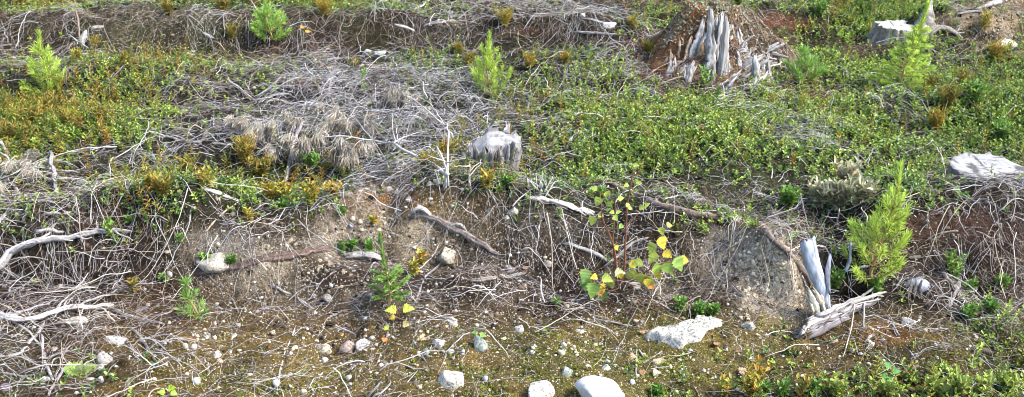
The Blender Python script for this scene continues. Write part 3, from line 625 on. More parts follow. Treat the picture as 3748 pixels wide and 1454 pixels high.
S('wood_piece', 'creamy white bark free wood piece under the knotty branch', 'wood', [(238,1182,16),(265,1183,26),(300,1184,26),(318,1182,14)], (.74,.68,.58), .6)
S('wood_piece', 'bleached white root curl hanging on the upper left bank', 'wood', [(300,165,14),(305,145,22),(312,128,16),(314,116,6)], PALE, .6)
S('wood_piece', 'grey wood chip beside the bleached root curl', 'wood', [(338,108,10),(355,103,12),(372,100,8)], GREY, .6)
S('wood_piece', 'short white wood splinter on the dark upper bank', 'wood', [(745,125,8),(760,134,12),(782,142,6)], PALE, .6)
S('wood_piece', 'splintered white wood scraps in the litter below the upper left pine seedling', 'wood', [(235,340,10),(260,348,22),(275,362,14),(262,375,8)], PALE, .6)
S('wood_piece', 'large bleached wood splinter right of the grey broken stump', 'wood', [(2130,508,9),(2160,503,16),(2190,495,14),(2205,485,6)], PALE, .8)
S('wood_piece', 'pale wood splinter lying in the litter above the large bleached one', 'wood', [(2165,440,10),(2195,436,16),(2230,440,16),(2265,442,8)], PALE, .8)
S('wood_piece', 'slanting grey wood strip right of the grey broken stump', 'wood', [(2070,550,8),(2085,525,12),(2098,505,7)], GREY, .8)
S('wood_piece', 'small bleached splinter in front of the twig litter, near the slanting strip', 'wood', [(2105,448,6),(2130,460,9),(2165,474,7)], PALE, .8)
S('wood_piece', 'short white wood piece right of the thin roots at the left bank', 'wood', [(158,790,9),(185,786,12),(218,785,8)], PALE, .8)
S('wood_piece', 'pale flat wood strip above the thickest fallen branch', 'wood', [(135,852,12),(180,848,16),(230,852,8)], PALE, .8)
S('wood_piece', 'white split wood in the upper slash at the top middle', 'wood', [(2235,95,8),(2180,80,10),(2120,70,5)], PALE, .8)
S('stick', 'long pale pole lying behind the dark root hump near the top', 'stick', [(2100,122,8),(2170,124,10),(2230,128,8),(2290,130,5)], PALE, 1)
S('stick', 'pale stick in the upper slash leaning to the right', 'stick', [(1500,45,8),(1540,32,10),(1570,8,9)], PALE, 1.5)
S('fallen_branch', 'grey slash pole lying level in front of the upper slash', 'branch', [(1555,98,6),(1600,90,9),(1680,86,10),(1740,87,6)], GREY, 1.5, forks=2)
S('wood_piece', 'bleached wood strip half buried on the crest left of the slash pole', 'wood', [(1450,95,8),(1480,105,14),(1510,113,8)], PALE, .8)
S('stick', 'white thin stick lying on the far right green slope', 'stick', [(3500,58,7),(3545,50,8),(3595,48,6)], PALE, 1.5)
S('wood_piece', 'grey driftwood wedge at the far right top', 'wood', [(3570,38,8),(3600,30,14),(3625,18,6)], GREY, .8)
S('stick', 'pale twig lying above the white topped stump', 'stick', [(3055,100,5),(3100,105,7),(3155,109,5)], PALE, 1.)
S('stick', 'grey cut branch piece among the slash right of the green patch', 'stick', [(3030,556,7),(3070,556,8),(3118,558,8)], (.6,.53,.42), 1.5)
S('stick', 'thin dead twig lying on the green cover left of the big pale stump', 'stick', [(3285,530,5),(3310,560,6),(3332,582,4)], PALE, 1.5)
S('stick', 'small grey root on the mound top above the ochre soil', 'stick', [(1430,755,5),(1455,725,7),(1490,685,7),(1520,688,5)], DKG, 1.3, forks=1)
S('stick', 'bleached bent root end on the mound crest', 'stick', [(1440,628,9),(1455,618,11),(1475,612,8)], BLUE, 1.3)
S('fallen_branch', 'thin knotted grey root hanging in the shade right of the small spruce seedling', 'branch', [(1620,960,7),(1575,1000,9),(1545,1045,10),(1528,1090,9),(1522,1110,6)], DKG, 1.)
S('wood_piece', 'twisted grey bark scrap on the bank right of the spruce seedling', 'wood', [(1725,1030,10),(1760,1032,20),(1810,1020,14),(1850,1008,12)], (.42,.36,.30), .8)
S('stick', 'pale broken stick end pointing at the birch leaves from the left', 'stick', [(1835,1020,8),(1870,1015,12),(1915,1005,12)], PALE, 1.)
S('fallen_branch', 'thin forked root on the bank left of the driftwood', 'branch', [(2672,1045,7),(2720,1085,9),(2775,1120,9),(2815,1145,6)], DKG, 1.)

S('rotten_log', 'gnarled grey brown root lump right of the white topped stump', 'log', [(3372,150,40),(3385,110,56),(3392,70,40,.02),(3398,42,18,.03)], (.30,.27,.24), .5, bark=True, streak=.6)
S('fallen_branch', 'knotty root running right from the gnarled root lump', 'branch', [(3400,135,20),(3440,110,22),(3480,120,18),(3520,150,12)], (.34,.30,.26), .8, forks=3)
# dead twigs of slash crossing the right hand green cover and elsewhere: fans of branches
def fan(label, px, py, n, Lpx, a0, a1, w, col=GREY, sub=4, seed=1, lift=.03, name='dead_branch_spray', arch=.05):
    r = np.random.RandomState(seed); p0 = at(px, py); s = sz(p0); L0 = Lpx*s; col = tuple(v*.8 for v in col)
    root = empty(name, p0, label, 'branch')
    for k in range(n):
        a = math.radians(a0+(a1-a0)*(k+.5)/n+r.uniform(-22, 22)); L = L0*r.uniform(.6, 1.15); m = 12
        P = np.zeros((m, 3)); P[0] = (p0[0]+r.normal()*L0*.16, p0[1]+r.normal()*L0*.12, 0); bend = r.normal()*.06
        for i in range(1, m):
            P[i] = P[i-1]+np.array([math.cos(a), math.sin(a)*1.0, 0])*L/(m-1); a += bend+r.normal()*.07
        t = np.linspace(0, 1, m); P[:, 2] = H(P[:, 0], P[:, 1])+.004+lift*(1-t)*.5+arch*r.uniform(.4, 1)*np.sin(t*math.pi*r.uniform(.8, 1.))
        ww = .58*w*s*.5*np.linspace(1, .3, m); 
        items = [loft(P-p0, ww, None, 6, .2, .06, col, .25, 0, seed*10+k)]
        for j in range(sub):
            i = r.randint(2, m-2); T = nrm(P[i+1]-P[i]); sd = r.choice([-1, 1]); side = np.array([-T[1], T[0], 0])*sd; q = [P[i]]; l = L*r.uniform(.15, .4)
            for b in range(5): q.append(q[-1]+nrm(T+side*.7+r.normal(size=3)*.2+[0, 0, .02])*l/5)
            q = np.array(q); q[:, 2] = np.maximum(q[:, 2], H(q[:, 0], q[:, 1])+.002)
            items.append(loft(q-p0, ww[i]*np.linspace(.6, .25, 6), None, 5, .2, .05, col, .2, 0, j))
        V, Fq, C = pcat(items); mesh('branch', V, Fq, C, [M_TWIG], True, root)
    return root
fan('grey knobbly fan of dead twigs drooping at the bottom edge, left', 585, 1340, 7, 190, 150, 395, 8, (.5,.47,.45), 5, 3, .06, arch=.07)
fan('dead twig spray lying on the green cover right of centre', 3060, 556, 8, 230, 105, 215, 5, PALE, 6, 4)
fan('dead twig spray below the big rotten stump, spreading right', 2600, 400, 6, 200, -25, 60, 5, (.6,.57,.53), 5, 5)
fan('grey twig fan right of the long dark log, over the green cover', 2530, 760, 8, 150, 20, 150, 6, GREY, 5, 6, .05)
fan('curly grey twig heap between green cover and the blue wood slab', 2930, 860, 8, 200, 60, 200, 5, GREY, 5, 7, .04)
fan('thin forked dead twigs left of the big pale stump', 3165, 640, 5, 120, 50, 150, 6, PALE, 4, 8, .05)
fan('pale twig fan standing at the top middle slash', 1640, 85, 7, 150, 30, 160, 6, GREY, 5, 9, .06)
fan('grey twig fan in the upper slash, left part', 1400, 60, 6, 140, 20, 170, 5, PALE, 5, 10, .05)
fan('tangle of pale dead twigs right of the upper slash', 2080, 60, 7, 150, 0, 180, 5, PALE, 6, 11, .05)
fan('pale twig spray in the litter of the left hollow', 560, 640, 8, 150, 0, 360, 5, PALE, 5, 12, .03)
fan('grey twig spray at the left edge near the crooked branch', 90, 640, 6, 170, -40, 120, 6, (.5,.48,.47), 6, 13, .06)
fan('twig fan above the lower left tangle', 330, 1080, 8, 170, 150, 390, 5, (.5,.47,.45), 6, 14, .03)
fan('twig spray behind the thick cut branch left of the birch', 2000, 740, 8, 140, 20, 170, 6, (.58,.56,.54), 5, 15, .06)
fan('dead twig fan beyond the litter left of the tan arched branch', 1080, 330, 7, 160, 60, 210, 4, PALE, 6, 16, .04)
fan('bleached twig spray between the grey stump and the twig litter', 1975, 420, 7, 190, 10, 180, 4, PALE, 5, 17, .03)
fan('thin twigs over the dark root hump near the top', 2260, 190, 6, 130, 150, 260, 5, GREY, 4, 18, .04)

fan('low heap of grey branches left of the dead pine top', 1000, 560, 9, 200, 30, 170, 5, GREY, 6, 31, .06, arch=.09)
fan('grey branch spray rising behind the needle tufts', 1230, 420, 10, 200, 10, 175, 6, GREY, 6, 32, .08, arch=.11)
fan('arching grey branches between the dead pine top and the grey stump', 1480, 560, 9, 190, 20, 170, 6, GREY, 6, 33, .08, arch=.11)
fan('grey branch spray left of the central pine seedling', 1560, 330, 7, 150, 30, 200, 5, GREY, 5, 34, .05, arch=.06)
# ---------------------------------------------------------------- cut and broken stumps
def stump(label, px, py, rad, h, tilt=(0, 0), flare=.25, topcol=(.66, .64, .61), sidecol=(.36, .32, .29), seed=1, ell=1.0, sink=.06, ridg=.07, topn=.01, lobe=1.):
    r = np.random.RandomState(seed); p0 = at(px, py); n = 56; zl = 9
    root = empty('tree_stump', p0, label, 'tree stump')
    th = np.arange(n)*2*math.pi/n
    lob = 1+lobe*(.06*np.sin(2*th+r.rand()*6)+.05*np.sin(3*th+r.rand()*6)+.03*np.sin(7*th+r.rand()*6))
    rid = ridg*(r.rand(n)-.5)*2
    V = []; C = []
    for k in range(zl):
        t = k/(zl-1); z = -sink+(h+sink)*t
        R_ = rad*lob*(1+flare*(1-t)**2.2)*(1+rid*(1.2-.5*t)+.02*r.normal(size=n))
        x = np.cos(th)*R_*ell; y = np.sin(th)*R_
        zz = z+(tilt[0]*x+tilt[1]*y)*t + (r.normal(size=n)*.004 if k == zl-1 else 0)
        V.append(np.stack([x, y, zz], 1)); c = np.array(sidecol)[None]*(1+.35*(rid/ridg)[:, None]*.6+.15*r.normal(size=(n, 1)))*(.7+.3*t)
        C.append(np.clip(c, .02, .9))
    top = V[-1]; V = np.concatenate(V); C = np.concatenate(C); i = np.arange(n*zl).reshape(zl, n); a = i[:-1]; b = i[1:]
    Fq = np.stack([a, np.roll(a, -1, 1), np.roll(b, -1, 1), b], -1).reshape(-1, 4)
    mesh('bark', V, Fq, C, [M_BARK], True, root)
    m = 12; Vt = []; Ct = []
    for k in range(m):
        t = 1-k/(m-1)*.98; q = top*np.array([t, t, 1.]); q[:, 2] = (tilt[0]*q[:, 0]+tilt[1]*q[:, 1])+h+(topn*.5*fbm(q[:, 0]*30, q[:, 1]*30, 0, seed)) + .002
        if k == 0: q = top*1.0; q[:, 2] = top[:, 2]+.0005
        Vt.append(q); cc = np.array(topcol)[None]*(1+.18*fbm(q[:, 0]*22, q[:, 1]*22, 0, seed+5)[:, None]+.06*r.normal(size=(n, 1)))
        if k < 1: cc = cc*.45
        cr = ((np.abs(np.sin(th*3.5+seed+.5*np.sin(7*t))) < .10)*(t > .15)+(vn(q[:, 0]*60, q[:, 1]*14, 0, seed+3) > .62))[:, None] > 0
        Ct.append(np.where(cr, np.array(topcol)*.28, cc))
    Vt = np.concatenate(Vt); Ct = np.concatenate(Ct); i = np.arange(n*m).reshape(m, n); a = i[:-1]; b = i[1:]
    Fq = np.stack([a, np.roll(a, -1, 1), np.roll(b, -1, 1), b], -1).reshape(-1, 4)
    mesh('cut_face', Vt, [Fq, ] , np.clip(Ct, .02, .9), [M_RING], False, root)
    return root, p0
p = at(3610, 705); u = sz(p)
st2, p2 = stump('big pale sawn stump with a flat bleached top at the right edge', 3612, 668, 128*u, .052, (-.04, .03), .12, (.30,.295,.29), (.17,.155,.14), 3, 1.05, ridg=.03, topn=.003, lobe=.4)
p = at(3275, 145); u = sz(p)
st3, p3_ = stump('small white topped sawn stump in the upper right green cover', 3276, 138, 60*u, .060, (-.03, .03), .75, (.44,.42,.39), (.36,.32,.26), 5, ridg=.16, lobe=1.3)

# splintered wood slab: own object along local z
def slab(name, A, B, w, th_=.35, col=PALE, parent=None, seed=1, tip=.35, m=None, front=(0, -1, .2), inv=None):
    A = np.array(A, float); B = np.array(B, float); L = np.linalg.norm(B-A); z = (B-A)/L
    xa = nrm(np.cross(np.array(front, float), z)); ya = np.cross(z, xa)
    r = np.random.RandomState(seed); n = 14; t = np.linspace(0, 1, n)
    P = np.stack([.10*w*np.cumsum(r.normal(size=n))/2, .05*w*np.cumsum(r.normal(size=n)), t*L], 1); P[:, :2] -= P[0, :2]
    prof = np.minimum(1, .55+t*2.5)*np.where(t > 1-tip, np.clip(1-((t-(1-tip))/tip), 0, 1)**.6*.6+.4, 1)*(1+.1*r.normal(size=n))
    V, Fq, C = loft(P, w/2*prof, w/2*th_*np.maximum(prof, .3), 16, .5, .09, col, .55, w*.9, seed, up=(0, 1, 0))
    M = Matrix(((xa[0], ya[0], z[0]), (xa[1], ya[1], z[1]), (xa[2], ya[2], z[2])))
    loc = A-(np.array(parent.location) if parent is not None else 0)
    return mesh(name, V, Fq, C, [M_WOOD], True, parent, loc, M.to_quaternion())

# ---- grey broken stump in the middle
p = at(1795, 640); u = sz(p)
st4 = empty('broken_stump', p, 'grey broken stump with frayed sides and a splintered top, middle of the slope', 'tree stump')
def gstump(root, rad, h, tilt, seed):
    r = np.random.RandomState(seed); n = 72; zl = 12; th = np.arange(n)*2*math.pi/n; rid = .10*(r.rand(n)-.5)*2*((np.arange(n) % 2)*1.6+.2)
    V = []; C = []
    for k in range(zl):
        t = k/(zl-1); R_ = rad*(1.0-.42*(1-t)+.10*t*np.cos(th-.4)+.15*np.maximum(0, np.cos(th-math.pi))*t)*(1+rid*(1-.3*t))
        x = np.cos(th)*R_*1.1+.02*(1-t); y = np.sin(th)*R_*.85; z = -.05+(h+.05)*t+(tilt[0]*x+tilt[1]*y)*t+.012*r.normal(size=n)*(t > .9)-.055*t*np.clip(-x/rad-.1, 0, 1)
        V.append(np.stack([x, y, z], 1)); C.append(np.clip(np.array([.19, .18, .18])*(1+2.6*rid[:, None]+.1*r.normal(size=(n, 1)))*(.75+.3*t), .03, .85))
    top = V[-1]
    for k in range(1, 9):
        s = 1-k/8*.97; q = top*np.array([s, s, 1]); zt = h+tilt[0]*q[:, 0]+tilt[1]*q[:, 1]+.020*vn(q[:, 0]*18, q[:, 1]*90, 0, seed)-.055*np.clip(-q[:, 0]/rad-.1, 0, 1)
        q[:, 2] = zt*(1 if k > 1 else .5)+(0 if k > 1 else .5*top[:, 2]); V.append(q)
        C.append(np.clip(np.array([.24, .235, .235])*(1+.35*vn(q[:, 0]*14, q[:, 1]*120, 0, seed)[:, None]), .1, .85))
    zl2 = len(V); V = np.concatenate(V); C = np.concatenate(C); i = np.arange(n*zl2).reshape(zl2, n); a = i[:-1]; b = i[1:]
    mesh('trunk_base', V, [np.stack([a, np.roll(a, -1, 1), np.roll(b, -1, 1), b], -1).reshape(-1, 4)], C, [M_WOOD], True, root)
gstump(st4, 92*u, .12, (.02, .10), 4)
pp = np.array(st4.location)
for k, (ax, ay, bx, by, w) in enumerate([(1740,548,1742,660,30),(1770,560,1765,690,26),(1800,565,1790,680,30),(1830,560,1822,665,28),(1858,545,1835,640,26),(1880,530,1862,610,26),(1715,535,1720,610,24),(1848,505,1856,465,30),(1872,512,1880,485,18),(1785,565,1778,655,16),(1815,560,1806,650,14),(1868,530,1850,600,14)]):
    y0 = pp[1]-.075+.00012*abs(ax-1795)*1.0; A = atp(ax, ay, y0); B = atp(bx, by, y0+.03)
    if k in (7, 8): A = atp(ax, ay, pp[1]+.05); B = atp(bx, by, pp[1]+.06)
    slab('splinter', A, B, w*u, .4, (.33,.32,.32), st4, 200+k, .5)

# ---- big rotten stump
bx_, by_ = flat(2625, 250, .12); SX, SY = bx_, by_+.10
sb = empty('rotten_stump', (SX, SY, float(H(SX, SY))), 'big crumbling rotten stump with bleached upright splinters and lichen on top', 'tree stump')
ZB = float(H(SX, SY))
def cone_h(x, y):
    dx = np.asarray(x)-SX; dy = np.asarray(y)-SY; th = np.arctan2(dy, dx)
    rr = np.sqrt(dx*dx+(dy*1.15)**2)/(1+.10*np.sin(3*th+1)+.07*np.sin(5*th+2))
    t = np.clip((.35-rr)/(.35-.12), 0, 1)
    return ZB-.02+.235*t**1.1 - .08*np.clip(.35-rr, 0, .35)*0
def HS(x, y): return max(float(H(x, y)), float(cone_h(x, y)) if (x-SX)**2+(y-SY)**2 < .2 else -9)
n = 90; m = 34; th = np.arange(n)*2*math.pi/n; Vl = []; Cl = []
rid = R.rand(n)
for k in range(m):
    rr = .40*(1-k/(m-1))+.0
    if k == m-1: rr = .004
    x = SX+np.cos(th)*rr*(1+.10*np.sin(3*th+1)+.07*np.sin(5*th+2)); y = SY+np.sin(th)*rr/1.15*(1+.10*np.sin(3*th+1)+.07*np.sin(5*th+2))
    z = cone_h(x, y)+.030*fbm(x*16, y*16, 0, 101)+.030*np.abs(vn(x*30, y*30, 0, 103))+.012*vn(x*60, y*60, 0, 108)+.02*(rid-.5)*np.clip((.36-rr)/.1, 0, 1)
    z = np.where(rr > .36, H(x, y)-.02, z)
    c = np.array([.13, .07, .038])[None]*(1+.4*fbm(x*20, y*20, z*20, 104)[:, None])
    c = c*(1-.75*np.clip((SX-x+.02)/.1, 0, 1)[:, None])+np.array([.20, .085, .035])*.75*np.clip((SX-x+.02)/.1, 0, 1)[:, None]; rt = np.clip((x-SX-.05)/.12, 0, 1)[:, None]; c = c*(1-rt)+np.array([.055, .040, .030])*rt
    mo = np.clip(fbm(x*9, y*9, 0, 107)*2+.2+(.0 if rr > .14 else 1.0)*.7, 0, 1)[:, None]; c = c*(1-mo*.45)+np.array([.30, .24, .15])*mo*.45
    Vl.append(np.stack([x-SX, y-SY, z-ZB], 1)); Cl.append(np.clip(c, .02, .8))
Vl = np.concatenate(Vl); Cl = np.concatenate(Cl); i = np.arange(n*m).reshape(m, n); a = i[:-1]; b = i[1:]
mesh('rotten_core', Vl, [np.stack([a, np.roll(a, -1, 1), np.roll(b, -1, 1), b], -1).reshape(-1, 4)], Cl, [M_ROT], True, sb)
def ats(px, py): return at(px, py, HS)
SP = [(2590,200,2600,60,34,PALE),(2560,215,2575,110,30,PALE),(2680,180,2672,75,30,PALE),(2740,240,2722,150,26,GREY),(2642,180,2642,68,34,PALE),(2770,300,2740,200,30,PALE),(2600,320,2610,220,26,PALE),(2570,330,2585,270,24,GREY),(2740,320,2790,260,26,PALE),(2520,300,2535,240,24,PALE),(2450,250,2475,190,18,TAN),(2800,250,2780,170,20,GREY),(2612,150,2606,70,36,PALE),(2662,150,2668,66,26,TAN),(2820,300,2790,220,18,GREY),(2415,300,2440,262,14,GREY),(2535,205,2548,92,40,PALE),(2510,215,2525,150,22,TAN),(2588,285,2604,158,40,PALE),(2612,250,2612,180,26,TAN),(2622,232,2637,60,24,PALE),(2640,300,2664,72,30,PALE),
      (2655,292,2668,190,34,PALE),(2634,225,2650,100,16,(.5,.42,.33)),(2700,172,2688,100,26,PALE),(2716,170,2700,110,20,GREY),(2488,278,2514,205,34,BLUE),(2514,312,2550,243,24,PALE),
      (2705,262,2684,190,28,PALE),(2640,318,2705,262,26,PALE),(2705,262,2765,222,30,PALE),(2702,304,2772,224,34,PALE),(2790,280,2768,222,18,PALE),(2712,250,2738,178,20,PALE),(2608,158,2652,207,14,PALE),
      (2670,212,2728,165,12,PALE),(2690,205,2750,200,12,PALE),(2700,190,2765,175,10,TAN),(2690,235,2760,205,12,PALE),(2750,250,2776,190,14,PALE),(2725,232,2768,180,10,PALE),
      (2440,282,2456,250,18,PALE),(2385,318,2462,284,10,TAN),(2648,338,2682,300,26,BLUE),(2610,330,2640,300,18,PALE),(2560,300,2600,250,16,PALE),(2565,280,2585,262,12,TAN),(2610,340,2590,318,16,PALE),
      (2720,290,2800,262,14,GREY),(2690,160,2680,110,12,TAN),(2575,200,2566,140,12,TAN),(2680,330,2745,300,12,PALE),(2555,170,2560,110,14,TAN),(2590,160,2600,110,14,TAN),(2470,250,2490,222,12,TAN),(2750,225,2785,235,10,PALE)]
rj = np.random.RandomState(9)
for k in range(34):
    qx, qy = rj.uniform(2670, 2815), rj.uniform(175, 305); an = rj.uniform(-.3, 1.5); ll = rj.uniform(25, 65); SP.append((qx, qy, qx+math.cos(an)*ll, qy-math.sin(an)*ll, rj.uniform(8, 18), [PALE, PALE, GREY, TAN][rj.randint(4)]))
for k, (ax, ay, bx, by, w, c) in enumerate(SP):
    A = ats(ax, ay); uu = sz(A)
    d = ray(bx, by); yt = A[1]+.35*(ay-by)*uu
    B = atp(bx, by, min(yt, SY-.02) if yt > A[1] else yt); 
    zs = HS(B[0], B[1])
    if B[2] < zs+.004: B = ats(bx, by)+np.array([0, -.01, .01])
    B = B+np.array([rj.normal()*.014+.012*max(0, (ax-2640)/100.), -abs(rj.normal())*.008, rj.uniform(-.03, .01)])
    A2 = A-(B-A)/np.linalg.norm(B-A)*.015
    slab('splinter', A2, B, w*uu*rj.uniform(.8, 1.15), .38, tuple(np.array(c)*rj.uniform(.75, 1.15)), sb, 300+k, rj.uniform(.2, .6))
rs = np.random.RandomState(5)
for k in range(60):
    ax, ay = rs.uniform(2400, 2830), rs.uniform(110, 320); A = ats(ax, ay)
    if (A[0]-SX)**2+(A[1]-SY)**2 > .36**2: continue
    uu = sz(A); dr = np.array([SX-A[0], SY-A[1], 0]); dr = nrm(dr); L = rs.uniform(.03, .09); B = A+dr*L*.55+np.array([rs.normal()*.02, 0, L*.75]); B[2] = max(B[2], HS(B[0], B[1])+.004)
    slab('splinter', A-[0, 0, .004], B, rs.uniform(7, 16)*uu, .5, [PALE, TAN, (.24,.15,.09), GREY, (.16,.09,.05)][rs.randint(5)], sb, 700+k, .3)
# lichen crust and bark crumbs on top and shoulders
n = 1500; a = R.uniform(0, 6.28, n); q = R.uniform(0, .17, n)**.8*1.0; x = SX+np.cos(a)*q; y = SY+np.sin(a)*q/1.15
zz = np.array([cone_h(i_, j_) for i_, j_ in zip(x, y)])+.03*fbm(x*16, y*16, 0, 101)+.02; p = np.stack([x-SX, y-SY, zz-ZB], 1); d = R.normal(size=(n, 3)); d[:, 2] = np.abs(d[:, 2])+.3
V, Fq = leaves(p, d, R.uniform(.008, .022, n), R.uniform(.004, .012, n)); c = np.array([(.36, .35, .24), (.44, .43, .33), (.27, .26, .14), (.22, .17, .10)])[R.randint(0, 4, n)]
o = mesh('lichen_crust', V, Fq, np.repeat(c, 6, 0), [M_MATTE], True, sb); o['label'] = 'pale greenish lichen crust on the stump top'; o['kind'] = 'stuff'
n = 4200; a = R.uniform(0, 6.28, n); q = R.uniform(.06, .40, n); x = SX+np.cos(a)*q; y = SY+np.sin(a)*q/1.15; z = np.maximum(cone_h(x, y)+.03*fbm(x*16, y*16, 0, 101)+.012, H(x, y)+.003)
d = R.normal(size=(n, 3)); d[:, 2] -= .5; V, Fq = leaves(np.stack([x-SX, y-SY, z-ZB], 1), d, R.uniform(.006, .022, n), R.uniform(.002, .008, n), .1, 0)
c = np.array([(.26, .12, .05), (.17, .08, .04), (.36, .20, .10), (.10, .055, .035), (.44, .33, .22)])[R.randint(0, 5, n)]
o = mesh('wood_crumbs', V, Fq, np.repeat(c, 6, 0), [M_DRY], True, sb); o['kind'] = 'stuff'; o['label'] = 'reddish brown crumbs of rotten wood'

n = 1300; a = R.uniform(-2.2, 2.6, n); q = R.uniform(.10, .40, n); L = R.uniform(.02, .08, n); t = np.linspace(0, 1, 5)[None]
rr_ = q[:, None]+L[:, None]*t; aa = a[:, None]+np.cumsum(R.normal(size=(n, 5))*.09, 1); X = SX+np.cos(aa)*rr_; Y = SY+np.sin(aa)*rr_/1.15
Z = np.maximum(cone_h(X, Y)+.03*fbm(X*16, Y*16, 0, 101)+.016, H(X, Y)+.004)+R.uniform(0, .012, (n, 1))
V, Fq = tubes(np.stack([X-SX, Y-SY, Z-ZB], -1), R.uniform(.0006, .0018, (n, 1))*np.linspace(1, .5, 5)[None], 3)
c = np.array([(.24, .14, .09), (.12, .08, .06), (.36, .31, .26), (.08, .055, .04), (.46, .42, .37), (.18, .15, .12)])[R.randint(0, 6, n)]
o = mesh('root_fibre', V, Fq, np.repeat(c, 15, 0), [M_TWIG], True, sb); o['kind'] = 'stuff'; o['label'] = 'brown root fibres hanging over the stump'

# ---- blue grey wood by the bank
sl = empty('wood_slab', at(3030, 1150), 'tall blue grey split wood slab leaning on the sandy bank', 'wood')
pp = np.array(sl.location)
def leanp(px, py, dy): return atp(px, py, pp[1]+dy)
def bentslab(name, pts, col, root, seed, th_=.3, groove=.4):
    Q = np.array([[*leanp(a, b, c), w*sz(leanp(a, b, c))/2] for a, b, w, c in pts]); Q = polyw(Q, 16)
    V, Fq, C = loft(Q[:, :3]-pp, Q[:, 3], Q[:, 3]*th_, 18, groove, .04, col, .35, .02, seed, up=(0, -1, .3)); return mesh(name, V, Fq, C, [M_WOOD], True, root)
bentslab('wood_slab_face', [(2958,893,58,.035),(2970,950,58,.025),(2990,1010,52,.015),(3012,1060,44,.005),(3027,1128,26,0.0)], (.37,.41,.48), sl, 1)
bentslab('splinter', [(3036,950,14,.03),(3030,985,20,.02),(3030,1020,18,.01),(3034,1060,12,.0)], (.20,.22,.27), sl, 2)
for k, (ax, ay, bx, by, w) in enumerate([(2965,1075,3000,1165,26),(2985,1070,3020,1150,26),(3005,1080,3020,1140,18),(2958,1085,2980,1140,16)]):
    slab('splinter', leanp(ax, ay, .0), leanp(bx, by, -.03), w*sz(pp), .5, (.48,.43,.34), sl, 400+k, .4)
dp = at(2960, 1235); dw = empty('driftwood', dp, 'grooved grey driftwood log below the blue slab, frayed at both ends', 'log'); us = sz(dp)
for k, (ax, ay, bx, by, w, dz, c) in enumerate([(2935,1238,3110,1160,46,.022,(.34,.32,.32)),(2950,1222,3150,1140,34,.04,(.42,.40,.39)),(2960,1248,3085,1190,30,.014,(.26,.24,.25)),(3080,1165,3200,1122,30,.02,(.32,.30,.30)),(3110,1150,3228,1112,14,.035,(.44,.42,.39)),(2930,1250,2985,1212,26,.03,(.38,.36,.36)),(3050,1190,3130,1160,22,.012,(.22,.2,.2)),(2990,1205,3060,1176,20,.046,(.46,.43,.41)),(3140,1135,3190,1105,10,.04,(.42,.39,.34)),(3120,1150,3215,1135,9,.03,(.42,.39,.34))]):
    A = at(ax, ay)+[0, 0, dz]; B = at(bx, by)+[0, 0, dz+.004]; slab('split_piece', A, B, w*us, .75, c, dw, 440+k, .3, front=(0, -.6, 1))
S('wood_piece', 'thin frayed grey splinter fan on the right end of the driftwood', 'wood', [(3130,1140,10,.03),(3170,1125,10,.03),(3225,1108,5,.02)], (.56,.52,.48), 1)
S('wood_piece', 'small grey splinter under the driftwood on the ochre soil', 'wood', [(3168,1252,10),(3182,1238,12),(3195,1225,6)], GREY, 1)
kn = at(3355, 1050)
def knob():
    root = empty('root_burl', kn, 'rounded blue grey root knob poking from the soil on the right', 'wood'); u = sz(kn)
    v = IV2.copy(); r = np.random.RandomState(3); a = np.arctan2(v[:, 1], v[:, 0])
    g = 1+.10*np.sin(a*9+v[:, 2]*3)+.05*r.normal(size=len(v))
    w_ = v*g[:, None]*np.array([44, 34, 26])*u
    mesh('burl', w_+[0, 0, 4*u], IF2, np.array([.24, .265, .31])*(1+.08*np.sin(a*9))[:, None], [M_WOOD], True, root)
    for k in range(3):
        A = kn+np.array([(k-2)*16*u, -26*u, 8*u]); slab('splinter', A+[0, 0, 22*u], A+np.array([(k-2)*4*u, -14*u, -22*u]), 14*u, .5, (.16,.14,.13), root, 50+k, .4)
knob()
# ---------------------------------------------------------------- stones
def stone(px, py, w, h, col, label, group=None, ang=.5, seed=None, flatn=.8, deep=.9, name='stone', rot=0., sub=True, noise=.12, cat_='stone'):
    seed = seed if seed is not None else (int(px)*31+int(py)*17) % 9973
    r = np.random.RandomState(seed); p = at(px, py+h*.22); u = sz(p); hx, hz = w*u*.53, h*u*.53
    v = (IV3 if w > 34 else IV2).copy(); F_ = IF3 if w > 34 else IF2
    # facets: clip with random planes
    for k in range(int(9+9*ang)):
        nn = nrm(r.normal(size=3)); dcut = r.uniform(.5, .92)-(ang-.5)*.15; s = v@nn; v = v-np.maximum(s-dcut, 0)[:, None]*nn
    v = v*(1+noise*fbm(v[:, 0]*2+seed, v[:, 1]*2, v[:, 2]*2, 3, 4)[:, None]+noise*.25*vn(v[:, 0]*9, v[:, 1]*9, v[:, 2]*9, 5)[:, None])
    v /= np.abs(v).max(0)
    hh = max(hz*1.15/max(flatn, .2)*flatn, hx*.45)
    v = v*np.array([hx, hx*deep, hh]); c_, s_ = math.cos(rot), math.sin(rot)
    if rot: v = np.stack([v[:, 0]*c_-v[:, 2]*s_, v[:, 1], v[:, 0]*s_+v[:, 2]*c_], 1)
    C = np.array(col)[None]*(1+.16*fbm(v[:, 0]*60+seed, v[:, 1]*60, v[:, 2]*60, 9)[:, None])
    loc = np.array([p[0], p[1], float(H(p[0], p[1]))+hh*(.28 if w < 30 else .16)])
    o = mesh(name, v, F_, np.clip(C, .02, .9), [M_STONE if 30 < w < 150 else M_PEB], w > 26, None, loc)
    return tag(o, label, cat_, group)
IV3, IF3 = ico(2)
WH = (.44, .42, .39); CR = (.46, .40, .29); PK = (.34, .26, .215); GY = (.35, .35, .335); GN = (.26, .29, .26); TN = (.42, .32, .22)
